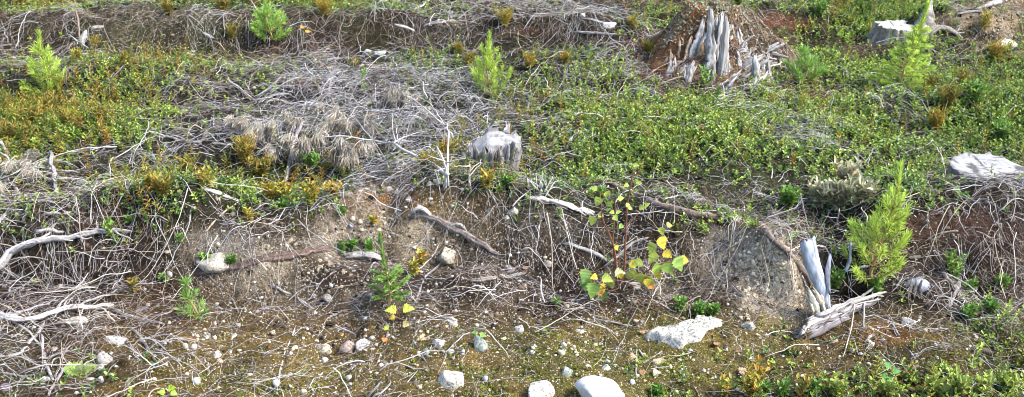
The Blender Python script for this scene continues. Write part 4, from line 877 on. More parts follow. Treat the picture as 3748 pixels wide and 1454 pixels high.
for a in [
 (428,1247,76,58,WH,'knobbly white stone on the bare soil beside the lower left tangle',1.,.25),
 (204,1280,26,22,(0.48,0.45,0.40),'rounded pale pebble inside the lower left tangle',.3,.1),
 (388,1312,50,60,(0.48,0.43,0.39),'pinkish white upright stone below the knobbly white one',.7,.15),
 (368,1348,34,28,(0.49,0.46,0.42),'small pale stone leaning on the pinkish white upright stone',.7,.15),
 (333,1390,30,24,(0.30,0.31,0.31),'dark grey angular stone left of the drooping twig fan',1.,.1),
 (372,1388,20,28,(0.40,0.38,0.36),'small upright grey pebble beside the dark grey angular stone',.6,.1),
 (165,1388,34,16,(0.33,0.32,0.32),'flat grey stone chip in the lower left corner',.6,.1),
 (22,1422,50,24,(0.22,0.17,0.20),'dark purplish stone at the lower left corner',.8,.1),
 (680,1268,20,26,CR,'left one of two cream pebbles above the twig fan',.4,.1),
 (710,1271,24,22,WH,'right one of two cream pebbles above the twig fan',.4,.1),
 (605,1257,17,13,WH,'tiny white pebble right of the curved peeled stick',.4,.1),
 (797,1297,34,18,(0.43,0.42,0.40),'flat pale pebble above the tan pebble on the ochre soil',.5,.1),
 (804,1322,24,20,TN,'tan pebble on the ochre soil right of the twig fan',.5,.1),
 (720,1393,24,30,WH,'white upright pebble among the drooping twig fan ends',.6,.1),
 (785,1237,18,18,CR,'cream pebble at the foot of the dark bank',.4,.1),
 (856,1230,30,14,WH,'flat white chip beside the cream pebble at the bank foot',.6,.1),
 (915,1375,22,22,CR,'round cream pebble near the bottom edge, left half',.3,.1),
 (1182,1272,60,46,CR,'cream coloured round stone, leftmost of three stones in a row',.35,.16),
 (1272,1270,60,48,PK,'pinkish brown round stone, middle of three stones in a row',.15,.04),
 (1328,1262,50,48,(0.49,0.46,0.45),'whitish rough stone, rightmost of three stones in a row',.8,.2),
 (1362,1238,22,20,WH,'small white stone touching the rough stone of the row of three',.5,.1),
 (1000,1215,16,20,CR,'small cream pebble above the crooked pale stick',.3,.1),
 (985,1254,13,17,CR,'small cream pebble left of the crooked pale stick',.3,.1),
 (1082,1272,20,16,WH,'white pebble just right of the crooked pale stick',.4,.1),
 (1110,1238,13,12,WH,'little white pebble up left of the cream round stone',.4,.1),
 (1337,1170,20,18,WH,'white pebble on the slope above the three stones in a row',.5,.1),
 (1189,1320,26,22,(0.48,0.45,0.43),'pale pebble directly below the cream round stone',.6,.1),
 (1276,1380,24,22,WH,'round white pebble near the bottom edge under the three stones',.5,.1),
 (1011,1403,28,26,WH,'pale stone at the foot of the crooked pale stick',.5,.1),
 (1112,1435,26,26,CR,'cream stone at the bottom edge left of the pale stick pair',.5,.1),
 (1608,1255,50,42,(0.52,0.49,0.43),'oblong pale stone among the small angular stones in the middle',.6,.16),
 (1562,1285,32,34,(0.43,0.42,0.39),'angular grey white stone left below the oblong pale stone',.9,.12),
 (1652,1180,54,36,WH,'white lumpy stone above the mossy soil in the middle',.7,.2),
 (1690,1210,18,16,(0.42,0.41,0.40),'grey pebble right below the white lumpy stone',.5,.1),
 (1692,1288,20,32,(0.45,0.42,0.43),'lilac grey upright pebble left of the greenish slab stone',.7,.1),
 (1650,1288,26,22,WH,'white pebble right of the oblong pale stone',.7,.1),
 (1757,1258,58,72,GN,'greenish grey slanted slab stone with pale streaks',1.,.06),
 (1648,1388,116,100,(0.46,0.43,0.37),'large angular speckled stone at the bottom, left of the big pale boulders',1.,.14),
 (1778,1390,24,34,(0.43,0.49,0.56),'pale bluish square chip right of the large angular stone',1.,.03),
 (1900,1203,38,42,WH,'smooth white egg shaped stone left of the mossy patch',.1,.04),
 (2118,1212,40,20,(0.48,0.46,0.39),'flat cream stone at the edge of the mossy patch',.6,.08),
 (1972,1428,112,70,(0.48,0.44,0.40),'pinkish grey speckled boulder at the bottom edge',.4,.08),
 (2208,1432,196,84,(0.52,0.51,0.50),'largest pale boulder with fine curved bands at the bottom edge',.6,.08),
 (2070,1365,50,48,GN,'blue green grey stone above the two bottom boulders',.8,.08),
 (2222,1352,54,30,(0.48,0.48,0.40),'flat pale wedge stone above the largest boulder',1.,.06),
 (2065,1262,20,24,(0.50,0.48,0.45),'small pale stone on top of the oblong yellowish one',.6,.1),
 (2055,1291,28,36,CR,'oblong yellowish stone below the small pale one',.6,.15),
 (1948,1290,20,16,WH,'white pebble on the ochre soil below the egg shaped stone',.5,.1),
 (2113,1302,20,16,CR,'cream pebble right of the oblong yellowish stone',.4,.1),
 (2223,1323,20,16,WH,'pale pebble just above the flat wedge stone',.4,.1),
 (2315,1398,22,26,(0.45,0.45,0.46),'grey white pebble right of the largest boulder',.6,.1),
 (2410,1322,50,22,TN,'tan flat stone under the knotted grey twig',.7,.08),
 (3675,168,90,26,(.62,.55,.44),'broad pale sandy boulder below the dark hollow at the far right top',.5,.15),
 (2397,1430,42,20,(0.48,0.48,0.43),'flat white stone at the bottom edge right of the largest boulder',.6,.08),
 (2740,1192,50,32,(0.45,0.42,0.36),'grey cream stone right of the flat ribbed slab',.6,.12),
 (2768,1226,18,14,CR,'yellowish pebble below the grey cream stone',.4,.1),
 (2745,1243,14,12,CR,'small yellowish pebble left of the other below the grey cream stone',.4,.1),
 (2325,1045,50,22,(0.45,0.40,0.33),'flat stone under the big leaves of the birch sapling',.4,.08),
 (3055,1251,30,16,(0.48,0.36,0.24),'orange tan flat stone below the driftwood',.4,.08),
 (3187,1202,20,14,(0.52,0.42,0.23),'yellow flat stone on the ochre soil',.4,.08),
 (3120,1282,18,14,CR,'pale yellow pebble on the ochre soil below the driftwood',.4,.1),
 (2925,1292,20,14,CR,'cream pebble at the left foot of the driftwood',.4,.1),
 (3232,1247,20,12,(0.40,0.39,0.37),'flat grey pebble on the ochre soil right',.4,.1),
 (3190,1262,22,20,(0.40,0.41,0.42),'light grey angular pebble on the ochre soil',.7,.1),
 (3322,1178,52,32,WH,'white crumbly stone beside the spruce cone',.9,.22),
 (1345,190,46,24,(0.58,0.57,0.55),'white stone, left of the touching pair on the upper slope',1.2,.1),
 (1386,194,52,26,(0.58,0.57,0.55),'white stone, right of the touching pair on the upper slope',1.2,.1),
 (2232,90,50,24,(0.56,0.54,0.50),'white stone in the slash at the top middle',.5,.1),
 (2135,57,22,22,(0.53,0.50,0.46),'pale stone left above the white one in the slash',.7,.1),
 (2442,170,62,50,(0.36,0.33,0.22),'lichen yellow boulder left of the big rotten stump',.5,.12),
 (2432,128,44,34,(0.29,0.27,0.22),'grey boulder behind the lichen yellow one',.5,.12),
 (1426,692,24,20,WH,'white pebble in the middle of the mound',.5,.1),
 (1290,800,22,16,(0.45,0.36,0.32),'pinkish pebble on the ochre side of the mound',.4,.1),
 (1287,827,18,16,(0.29,0.32,0.37),'slate blue pebble on the ochre side of the mound',.3,.05),
 (1385,841,20,14,CR,'right one of two flat cream pebbles under the mound',.4,.1),
 (1325,842,18,12,CR,'left one of two flat cream pebbles under the mound',.4,.1),
 (1402,776,16,14,CR,'cream pebble in the ochre patch of the mound',.4,.1),
 (1487,712,16,13,CR,'upper cream pebble on the right of the mound',.4,.1),
 (1494,727,14,10,CR,'lower cream pebble on the right of the mound',.4,.1),
 (1655,752,16,14,(0.48,0.40,0.32),'tan pebble on the slope right of the mound',.4,.1),
 (1450,704,34,14,(0.42,0.40,0.39),'flat grey stone on the mound beside the white pebble',.4,.1),
 (1320,672,26,30,(0.55,0.53,0.49),'white stone on the left shoulder of the mound',.7,.2),
 (1345,640,30,14,(0.55,0.53,0.49),'white crumbly stone on the crest of the mound',.7,.2),
 (1880,770,40,30,(0.50,0.46,0.37),'cream crumbly stone left of the thick cut branch',.7,.2),
 (1855,797,24,18,(0.52,0.48,0.36),'yellowish stone below the cream crumbly one',.6,.2),
 (1604,666,40,30,(0.43,0.40,0.30),'flat olive cream stone leaning under the dead stems, larger half',.7,.06),
 (1573,672,34,16,(0.42,0.40,0.30),'flat olive cream stone under the dead stems, smaller half',.7,.06),
 (785,948,130,62,(0.36,0.33,0.27),'large pale lump of cemented sand on the left bank',.3,.22),
 (800,896,22,16,CR,'cream pebble above the lump of cemented sand',.4,.1),
 (1640,925,80,52,(0.37,0.33,0.26),'pale lump of sand and gravel left of the birch',.4,.25),
 (2005,965,34,26,(0.37,0.31,0.26),'brownish rounded stone under the white peeled stick',.3,.06),
 (1868,985,34,16,(0.42,0.36,0.32),'pink grey flat stone on the dark slope left of the birch',.4,.1),
 (1200,1090,56,30,(0.27,0.24,0.20),'dull grey brown stone in the shaded slope left of the spruce seedling',.7,.1),
 (242,780,26,10,(0.52,0.45,0.36),'flat peach coloured stone on the left bank',.2,.05),
 (622,1003,18,24,(0.48,0.45,0.40),'pale stone standing at the top of the small grassy pine seedling',.6,.1),
 (3340,60,1,1,WH,'',.5,.1)]:
    if a[2] < 5: continue
    stone(a[0], a[1], a[2], a[3], a[4], a[5], ang=a[6], noise=a[7], flatn=.7)
# flat ribbed slab: outline on the ground with real thickness
def ribbed_slab():
    out = [(2352,1240),(2380,1222),(2425,1214),(2475,1200),(2490,1186),(2530,1182),(2556,1184),(2562,1170),(2600,1166),(2640,1172),(2645,1192),(2615,1206),(2588,1216),(2578,1232),(2556,1252),(2515,1264),(2498,1280),(2455,1274),(2440,1264),(2405,1266),(2388,1252)]
    P = polyw([[*at(a, b)] for a, b in out+[out[0]]], 80)[:-1]; c = P.mean(0); V = []; C = []
    m = 16
    for k in range(m):
        s = 1-k/(m-1)*.98; q = (P-c)*s
        q[:, 2] = q[:, 2]*1. + (.004 if k == 0 else .020*min(1, k/3.)) + .0035*np.sin((q[:, 1]*math.cos(.25)-q[:, 0]*math.sin(.25))*420+3*vn(q[:, 0]*20, q[:, 1]*20, 0, 3))*(k > 1) + .006*fbm(q[:, 0]*25, q[:, 1]*25, 0, 5)
        V.append(q); C.append(np.array([.46, .445, .39])[None]*(1+.16*np.sin((q[:, 1]*math.cos(.25)-q[:, 0]*math.sin(.25))*420+1.5)[:, None]+.15*fbm(q[:, 0]*30, q[:, 1]*30, 0, 7)[:, None]))
    b = (P-c)*1.02; b[:, 2] -= .03; V.insert(0, b); C.insert(0, C[0]*.7); m += 1
    n = 80; V = np.concatenate(V); C = np.concatenate(C); i = np.arange(n*m).reshape(m, n); a = i[:-1]; b = i[1:]
    o = mesh('flat_rock', V, [np.stack([a, np.roll(a, -1, 1), np.roll(b, -1, 1), b], -1).reshape(-1, 4)], np.clip(C, .02, .9), [M_STONE], True, None, c)
    tag(o, 'flat ribbed whitish rock slab lying on the moss', 'rock')
ribbed_slab()
# sandy cemented face on the right bank: pale lumps
LM = [('the mound', 1430, 700), ('the birch sapling', 2250, 1000), ('the driftwood', 3050, 1200), ('the three stones in a row', 1270, 1270), ('the drooping twig fan', 620, 1340), ('the largest boulder', 2200, 1400), ('the flat ribbed slab', 2500, 1230), ('the spruce seedling', 1410, 1080), ('the upper left dark bank', 500, 110), ('the left sandy lump', 790, 950), ('the right root bank', 3500, 900), ('the sandy bank face', 2780, 990)]
def near(px, py): return min(LM, key=lambda l: (l[1]-px)**2+((l[2]-py)*1.6)**2)[0]
rr = np.random.RandomState(44); cnt = 0
while cnt < 150:
    px, py = rr.uniform(0, 3748), rr.uniform(60, 1450)
    if rr.rand() > float(look(MP, px, py))**1.3: continue
    w = rr.uniform(9, 19) if py > 700 else rr.uniform(8, 16); c = [WH, CR, WH, GY, PK, TN, (.62, .58, .52)][rr.randint(7)]; L = near(px, py)
    stone(px, py, w, w*rr.uniform(.6, .95), c, 'one of the small pebbles scattered around '+L, 'small pebbles around '+L, seed=1000+cnt, name='pebble', cat_='pebble'); cnt += 1

# ---------------------------------------------------------------- conifer seedlings
def needleset(P, dens_, nl, nw, col, ang=40, r=None, tuft=0., droop=0.):
    """P (n,3) polyline -> needle leaves"""
    seg = np.linalg.norm(np.diff(P, axis=0), axis=1); L = seg.sum(); n = max(6, int(L*dens_)); cs = np.concatenate([[0], np.cumsum(seg)])
    u = r.uniform(tuft, 1, n)**(.8)*L; i = np.clip(np.searchsorted(cs, u, side='right')-1, 0, len(seg)-1); t = (u-cs[i])/seg[i]
    p = P[i]*(1-t[:, None])+P[i+1]*t[:, None]; T = nrm(P[i+1]-P[i])
    v = r.normal(size=(n, 3)); v = nrm(v-(v*T).sum(1, keepdims=True)*T); a = np.radians(ang+r.normal(size=n)*14)
    tipf = (u/L)**3; a = a*(1-.45*tipf)
    d = T*np.cos(a)[:, None]+v*np.sin(a)[:, None]; d[:, 2] -= droop
    LL = nl*r.uniform(.7, 1.1, n)
    V, Fq = leaves(p, d, LL, np.full(n, nw), .3, 0)
    c = np.array(col)[r.randint(0, len(col), n)]*r.uniform(.75, 1.25, (n, 1))
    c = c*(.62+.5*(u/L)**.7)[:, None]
    return V, Fq, np.repeat(c, 6, 0)
def conifer(label, tip, base, wid, cols, nl=.030, nw=.0024, whorls=4, per=6, dens_=1500, name='pine_seedling', up=.8, low=.05, seed=1, stemcol=(.34, .24, .10), tall=1., sr=.004, spread=None, topbare=.34, dy=.0, shape=1.):
    r = np.random.RandomState(seed); B = at(*base); T_ = atp(tip[0], tip[1], B[1]+dy); u = sz(B); W = wid*u/2
    root = empty(name, B, label, 'seedling' if 'spruce' not in name else 'seedling')
    n = 12; t = np.linspace(0, 1, n)[:, None]; P = B*(1-t)+T_*t+np.array([1., 0, 0])*(.012*np.sin(t*4+seed)) ; P[0] = B-[0, 0, .01]; Hh = np.linalg.norm(T_-B)
    V, Fq, C = loft(P-B, sr*np.linspace(1, .35, n), None, 7, .1, .04, stemcol, .2, 0, seed)
    st = mesh('stem', V, Fq, C, [M_TWIG], True, root)
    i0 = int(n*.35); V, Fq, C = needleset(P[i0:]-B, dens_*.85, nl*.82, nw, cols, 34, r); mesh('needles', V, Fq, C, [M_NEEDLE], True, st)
    for w_ in range(whorls):
        f = low+(1-topbare-low)*(w_/max(whorls-1, 1)); c = P[0]*(1-f)+P[-1]*f; k = min(int(f*(n-1)), n-2); c = P[k]+(P[k+1]-P[k])*(f*(n-1)-k)
        bl = W*(1.15-1.1*f**.7)*1.12
        for q in range(per):
            az = r.uniform(0, 6.28) if q else 0; az = q*6.283/per+w_*1.1+r.normal()*.25; b = bl*r.uniform(.75, 1.15); m = 7; X = [c]
            el = r.uniform(.05, .45)*min(up, 1.2)+.12*up
            for j in range(m-1):
                el += .07*up; X.append(X[-1]+np.array([math.cos(az)*math.cos(el), math.sin(az)*math.cos(el), math.sin(el)])*b*1.2/(m-1))
            X = np.array(X); X[:, 2] = np.maximum(X[:, 2], H(X[:, 0], X[:, 1])+.006)
            V, Fq, C = loft(X-B, sr*.5*np.linspace(1, .4, m), None, 5, .1, .04, stemcol, .2, 0, q)
            br = mesh('branch', V, Fq, C, [M_TWIG], True, root)
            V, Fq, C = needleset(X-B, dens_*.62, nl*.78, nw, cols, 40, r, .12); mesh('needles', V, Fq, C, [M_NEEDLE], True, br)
    return root
YG = [(.54, .68, .12), (.42, .58, .10), (.64, .76, .15), (.30, .43, .08)]; MGc = [(.28, .50, .11), (.20, .38, .09), (.36, .56, .13)]; DG = [(.14, .26, .06), (.20, .34, .075), (.28, .42, .10)]
conifer('bright yellow green pine seedling at the upper left', (152,125), (170,350), 140, YG, .040, whorls=4, seed=1, up=1.1)
conifer('pine seedling cut by the top edge, left of centre', (975,-10), (990,150), 130, MGc+YG[:1], .040, whorls=4, seed=2, up=1.1, topbare=.45)
conifer('bushy yellow green pine seedling in the centre with several upright leaders', (1785,128), (1800,362), 170, YG, .036, whorls=4, per=6, seed=3, up=1.5)
conifer('tall slender larch green pine seedling leaning right beside the white topped stump', (3385,18), (3300,325), 150, YG, .034, dens_=2300, whorls=7, per=5, seed=4, up=.4, topbare=.30)
conifer('large bright pine seedling in the right foreground', (3288,610), (3190,1035), 245, YG, .036, .0019, whorls=7, per=5, dens_=1700, seed=5, up=1.4, sr=.006, topbare=.36)
conifer('small dark green pine seedling right of the big rotten stump', (2945,190), (2942,300), 130, MGc+DG, .050, whorls=3, seed=6, up=1.0, topbare=.1)
conifer('short needled spruce seedling in the bare foreground slope', (1407,858), (1412,1135), 165, DG+MGc[:1], .018, .0024, whorls=3, per=6, dens_=3600, name='spruce_seedling', seed=7, up=.45, low=.22, topbare=.55, stemcol=(.42, .36, .14))
conifer('grassy dark green pine seedling on the bare bank, foreground left', (692,1030), (712,1162), 95, MGc+DG, .036, .002, whorls=3, per=6, dens_=1300, seed=8, up=1.2, topbare=.1)
conifer('tiny dark green pine tuft above the dead pine top', (1330,262), (1338,342), 46, DG+MGc, .034, whorls=2, per=3, seed=9, up=2., topbare=.1)

# ---------------------------------------------------------------- birch sapling and leafy plants
def broadleaf(p, nrmv, tipd, L, col, edge, seed):
    """toothed birch leaf as a real thin bent blade"""
    r = np.random.RandomState(seed); n = 12; t = np.linspace(0, 1, n)
    w = .43*np.sin(np.pi*np.clip(t, 0, 1)**.50)**.9*(1-.25*t)*(1+.16*np.where(np.arange(n) % 2, 1, -1)); w[0] = .02; w[-1] = 0
    T = nrm(tipd); N_ = nrm(nrmv-(nrmv@T)*T); S_ = np.cross(T, N_); cur = r.uniform(.05, .3)
    mid = p+T*(t*L)[:, None]-N_*(cur*L*t**2)[:, None]
    V = np.concatenate([mid, mid+S_*(w*L)[:, None]+N_*(w*L*.28)[:, None], mid-S_*(w*L)[:, None]+N_*(w*L*.28)[:, None]])
    i = np.arange(n-1); Fq = np.concatenate([np.stack([i, i+1, n+i+1, n+i], 1), np.stack([i, 2*n+i, 2*n+i+1, i+1], 1)])
    cc = np.array(col); e = np.array(edge); f = r.rand(n)[:, None]*.5
    C = np.concatenate([np.tile(cc*1.05, (n, 1)), cc*(1-f)+e*f, cc*(1-f)+e*f])*(1+.22*r.normal(size=(3*n, 1))); return V, Fq, C
def birch():
    B = at(2268, 1058); root = empty('birch_sapling', B, 'thin birch sapling with red brown stems and yellowing leaves, right of centre', 'sapling'); y0 = B[1]; u = sz(B)
    stems = [[(2268,1062),(2282,1000),(2290,860),(2298,740),(2312,660),(2320,605)], [(2262,1060),(2250,960),(2245,850),(2250,790),(2252,735)], [(2262,1058),(2245,900),(2232,860),(2205,800),(2200,745),(2195,700)], [(2270,1058),(2268,990),(2266,925)],
             [(2285,1040),(2330,1020),(2380,985),(2420,965),(2480,960)], [(2292,830),(2320,800),(2340,775),(2350,760)], [(2275,1050),(2240,1065),(2205,1050),(2165,1010)], [(2380,985),(2395,940),(2420,890),(2425,850)], [(2285,1030),(2320,1045),(2350,1038)]]
    for k, s in enumerate(stems):
        dy = [0, .01, -.01, .02, -.05, .02, -.05, -.04, -.03][k]
        Q = np.array([[*atp(a, b, y0+dy*min(1, j*.5)-.0*j)] for j, (a, b) in enumerate(s)]); P = polyw(Q, 14)-B; w = [.0036, .003, .003, .0022, .0026, .0016, .0022, .0018, .0016][k]
        V, Fq, C = loft(P, w*np.linspace(1.1, .45, 14), None, 6, .1, .04, (.20, .085, .05), .2, 0, k); mesh('stem', V, Fq, C, [M_TWIG], True, root)
    g = (.22, .34, .07); dgn = (.12, .24, .07); yl = (.58, .46, .06); lg = (.36, .44, .09); br = (.45, .22, .05)
    Lv = [(2318,605,26,lg,20),(2300,675,24,lg,200),(2328,666,26,lg,0),(2186,692,30,lg,170),(2220,700,40,lg,-80),(2196,722,44,lg,-110),(2262,728,28,lg,10),(2172,792,44,lg,-100),(2190,785,26,lg,-20),(2225,738,36,g,-60),(2245,790,32,g,-50),(2248,775,22,lg,190),(2255,778,24,lg,20),(2290,752,24,lg,0),(2300,760,20,lg,-20),(2340,758,30,lg,10),(2360,752,24,lg,30),(2265,825,28,g,-30),(2252,900,20,yl,-60),
          (2420,832,38,lg,-80),(2440,825,32,lg,-10),(2415,868,44,yl,-70),(2395,890,40,lg,-110),(2400,925,40,lg,-120),(2380,895,34,lg,-60),(2430,920,34,yl,-40),(2350,955,34,lg,-150),(2470,945,50,g,-60),(2490,950,34,yl,-20),(2430,965,46,g,-50),(2400,965,52,g,-80),(2345,1000,56,lg,-80),(2325,990,40,lg,-130),(2360,1010,48,lg,-50),(2370,1020,30,yl,-90),(2412,998,30,yl,-90),(2310,955,34,yl,-60),(2318,965,30,lg,-120),
          (2145,985,46,dgn,-100),(2140,1020,48,dgn,-80),(2150,1010,40,g,-120),(2175,1035,52,g,-100),(2165,1025,40,dgn,-140),(2205,1012,36,lg,-20),(2195,1040,34,yl,-60),(2236,1020,38,lg,-90),(2200,1068,44,g,-70),(2250,996,34,(.45,.52,.3),-10),(2270,1000,24,yl,-80),(2375,1040,26,br,-50),(2185,1010,24,yl,-170),(2190,1060,26,br,-60)]
    for k, (a, b, s, c, dg) in enumerate(Lv):
        r = np.random.RandomState(k); p = atp(a, b, y0+r.uniform(-.07, .0)-(.03 if b > 930 else 0)); an = math.radians(dg)
        V, Fq, C = broadleaf(p-B, np.array([r.normal()*.4, -1.0, .7+r.normal()*.3]), np.array([math.cos(an), r.normal()*.25-.1, math.sin(an)*.9]), s*u*(.85 if b < 850 else 1.2), c, yl if r.rand() < .5 else c, k)
        o = mesh('leaf', V, Fq, np.clip(C, .02, .8), [M_MATTE], True, root)
birch()
def herb(name, label, px, py, hpx, stems, nleaf, L, W, cols, spread=.3, seed=1, stemcol=(.3, .2, .08), group=None, cat_='plant', el=(10, 60), mat_=None, bare=.1):
    r = np.random.RandomState(seed); B = at(px, py); u = sz(B); root = empty(name, B, label, cat_, group); hh = hpx*u
    LV = []; 
    SV = []
    for s in range(stems):
        az = r.uniform(0, 6.28); sp = spread*r.uniform(.2, 1) if stems > 1 else spread*.3; h = hh*r.uniform(.65, 1.)/math.cos(min(sp, 1)*.6)
        n = 8; t = np.linspace(0, 1, n); P = np.stack([np.cos(az)*sp*h*t**1.3, np.sin(az)*sp*h*t**1.3, h*t*(1-.25*sp)], 1)+r.normal(size=(n, 3))*h*.012; P[0] = (0, 0, -.01)
        P[:, 2] = np.maximum(P[:, 2], H(P[:, 0]+B[0], P[:, 1]+B[1])-B[2]-.005)
        SV.append(loft(P, .0014*np.linspace(1, .5, n), None, 5, .1, 0, stemcol, .2, 0, s))
        m = nleaf; tt = bare+(1-bare)*(np.arange(m)+.5)/m; k = tt*(n-1); i = np.clip(k.astype(int), 0, n-2); p = P[i]+(P[i+1]-P[i])*(k-i)[:, None]
        a = np.arange(m)*2.4+r.uniform(0, 6); e = np.radians(el[0]+(el[1]-el[0])*tt)+r.normal(size=m)*.2
        d = np.stack([np.cos(a)*np.cos(e), np.sin(a)*np.cos(e), np.sin(e)], 1)
        V, Fq = leaves(p, d, L*r.uniform(.7, 1.15, m), W*r.uniform(.8, 1.15, m)); c = np.array(cols)[r.randint(0, len(cols), m)]*r.uniform(.8, 1.25, (m, 1)); LV.append((V, Fq, np.repeat(c, 6, 0)))
    V, Fq, C = pcat(SV); mesh('stem', V, Fq, C, [M_TWIG], True, root)
    V, Fq, C = pcat(LV); mesh('foliage', V, Fq, C, [mat_ or M_MATTE], True, root)
    return root
OL = [(.20, .20, .035), (.28, .22, .045), (.13, .16, .035), (.30, .19, .04)]; OR = [(.42, .32, .05), (.36, .34, .06), (.24, .26, .05), (.40, .22, .04)]; GR = [(.14, .28, .05), (.22, .36, .07), (.09, .18, .04)]; LGN = [(.30, .36, .08), (.22, .30, .07), (.36, .40, .10)]; PG = [(.42, .42, .26), (.50, .50, .34), (.30, .32, .18), (.46, .36, .24)]
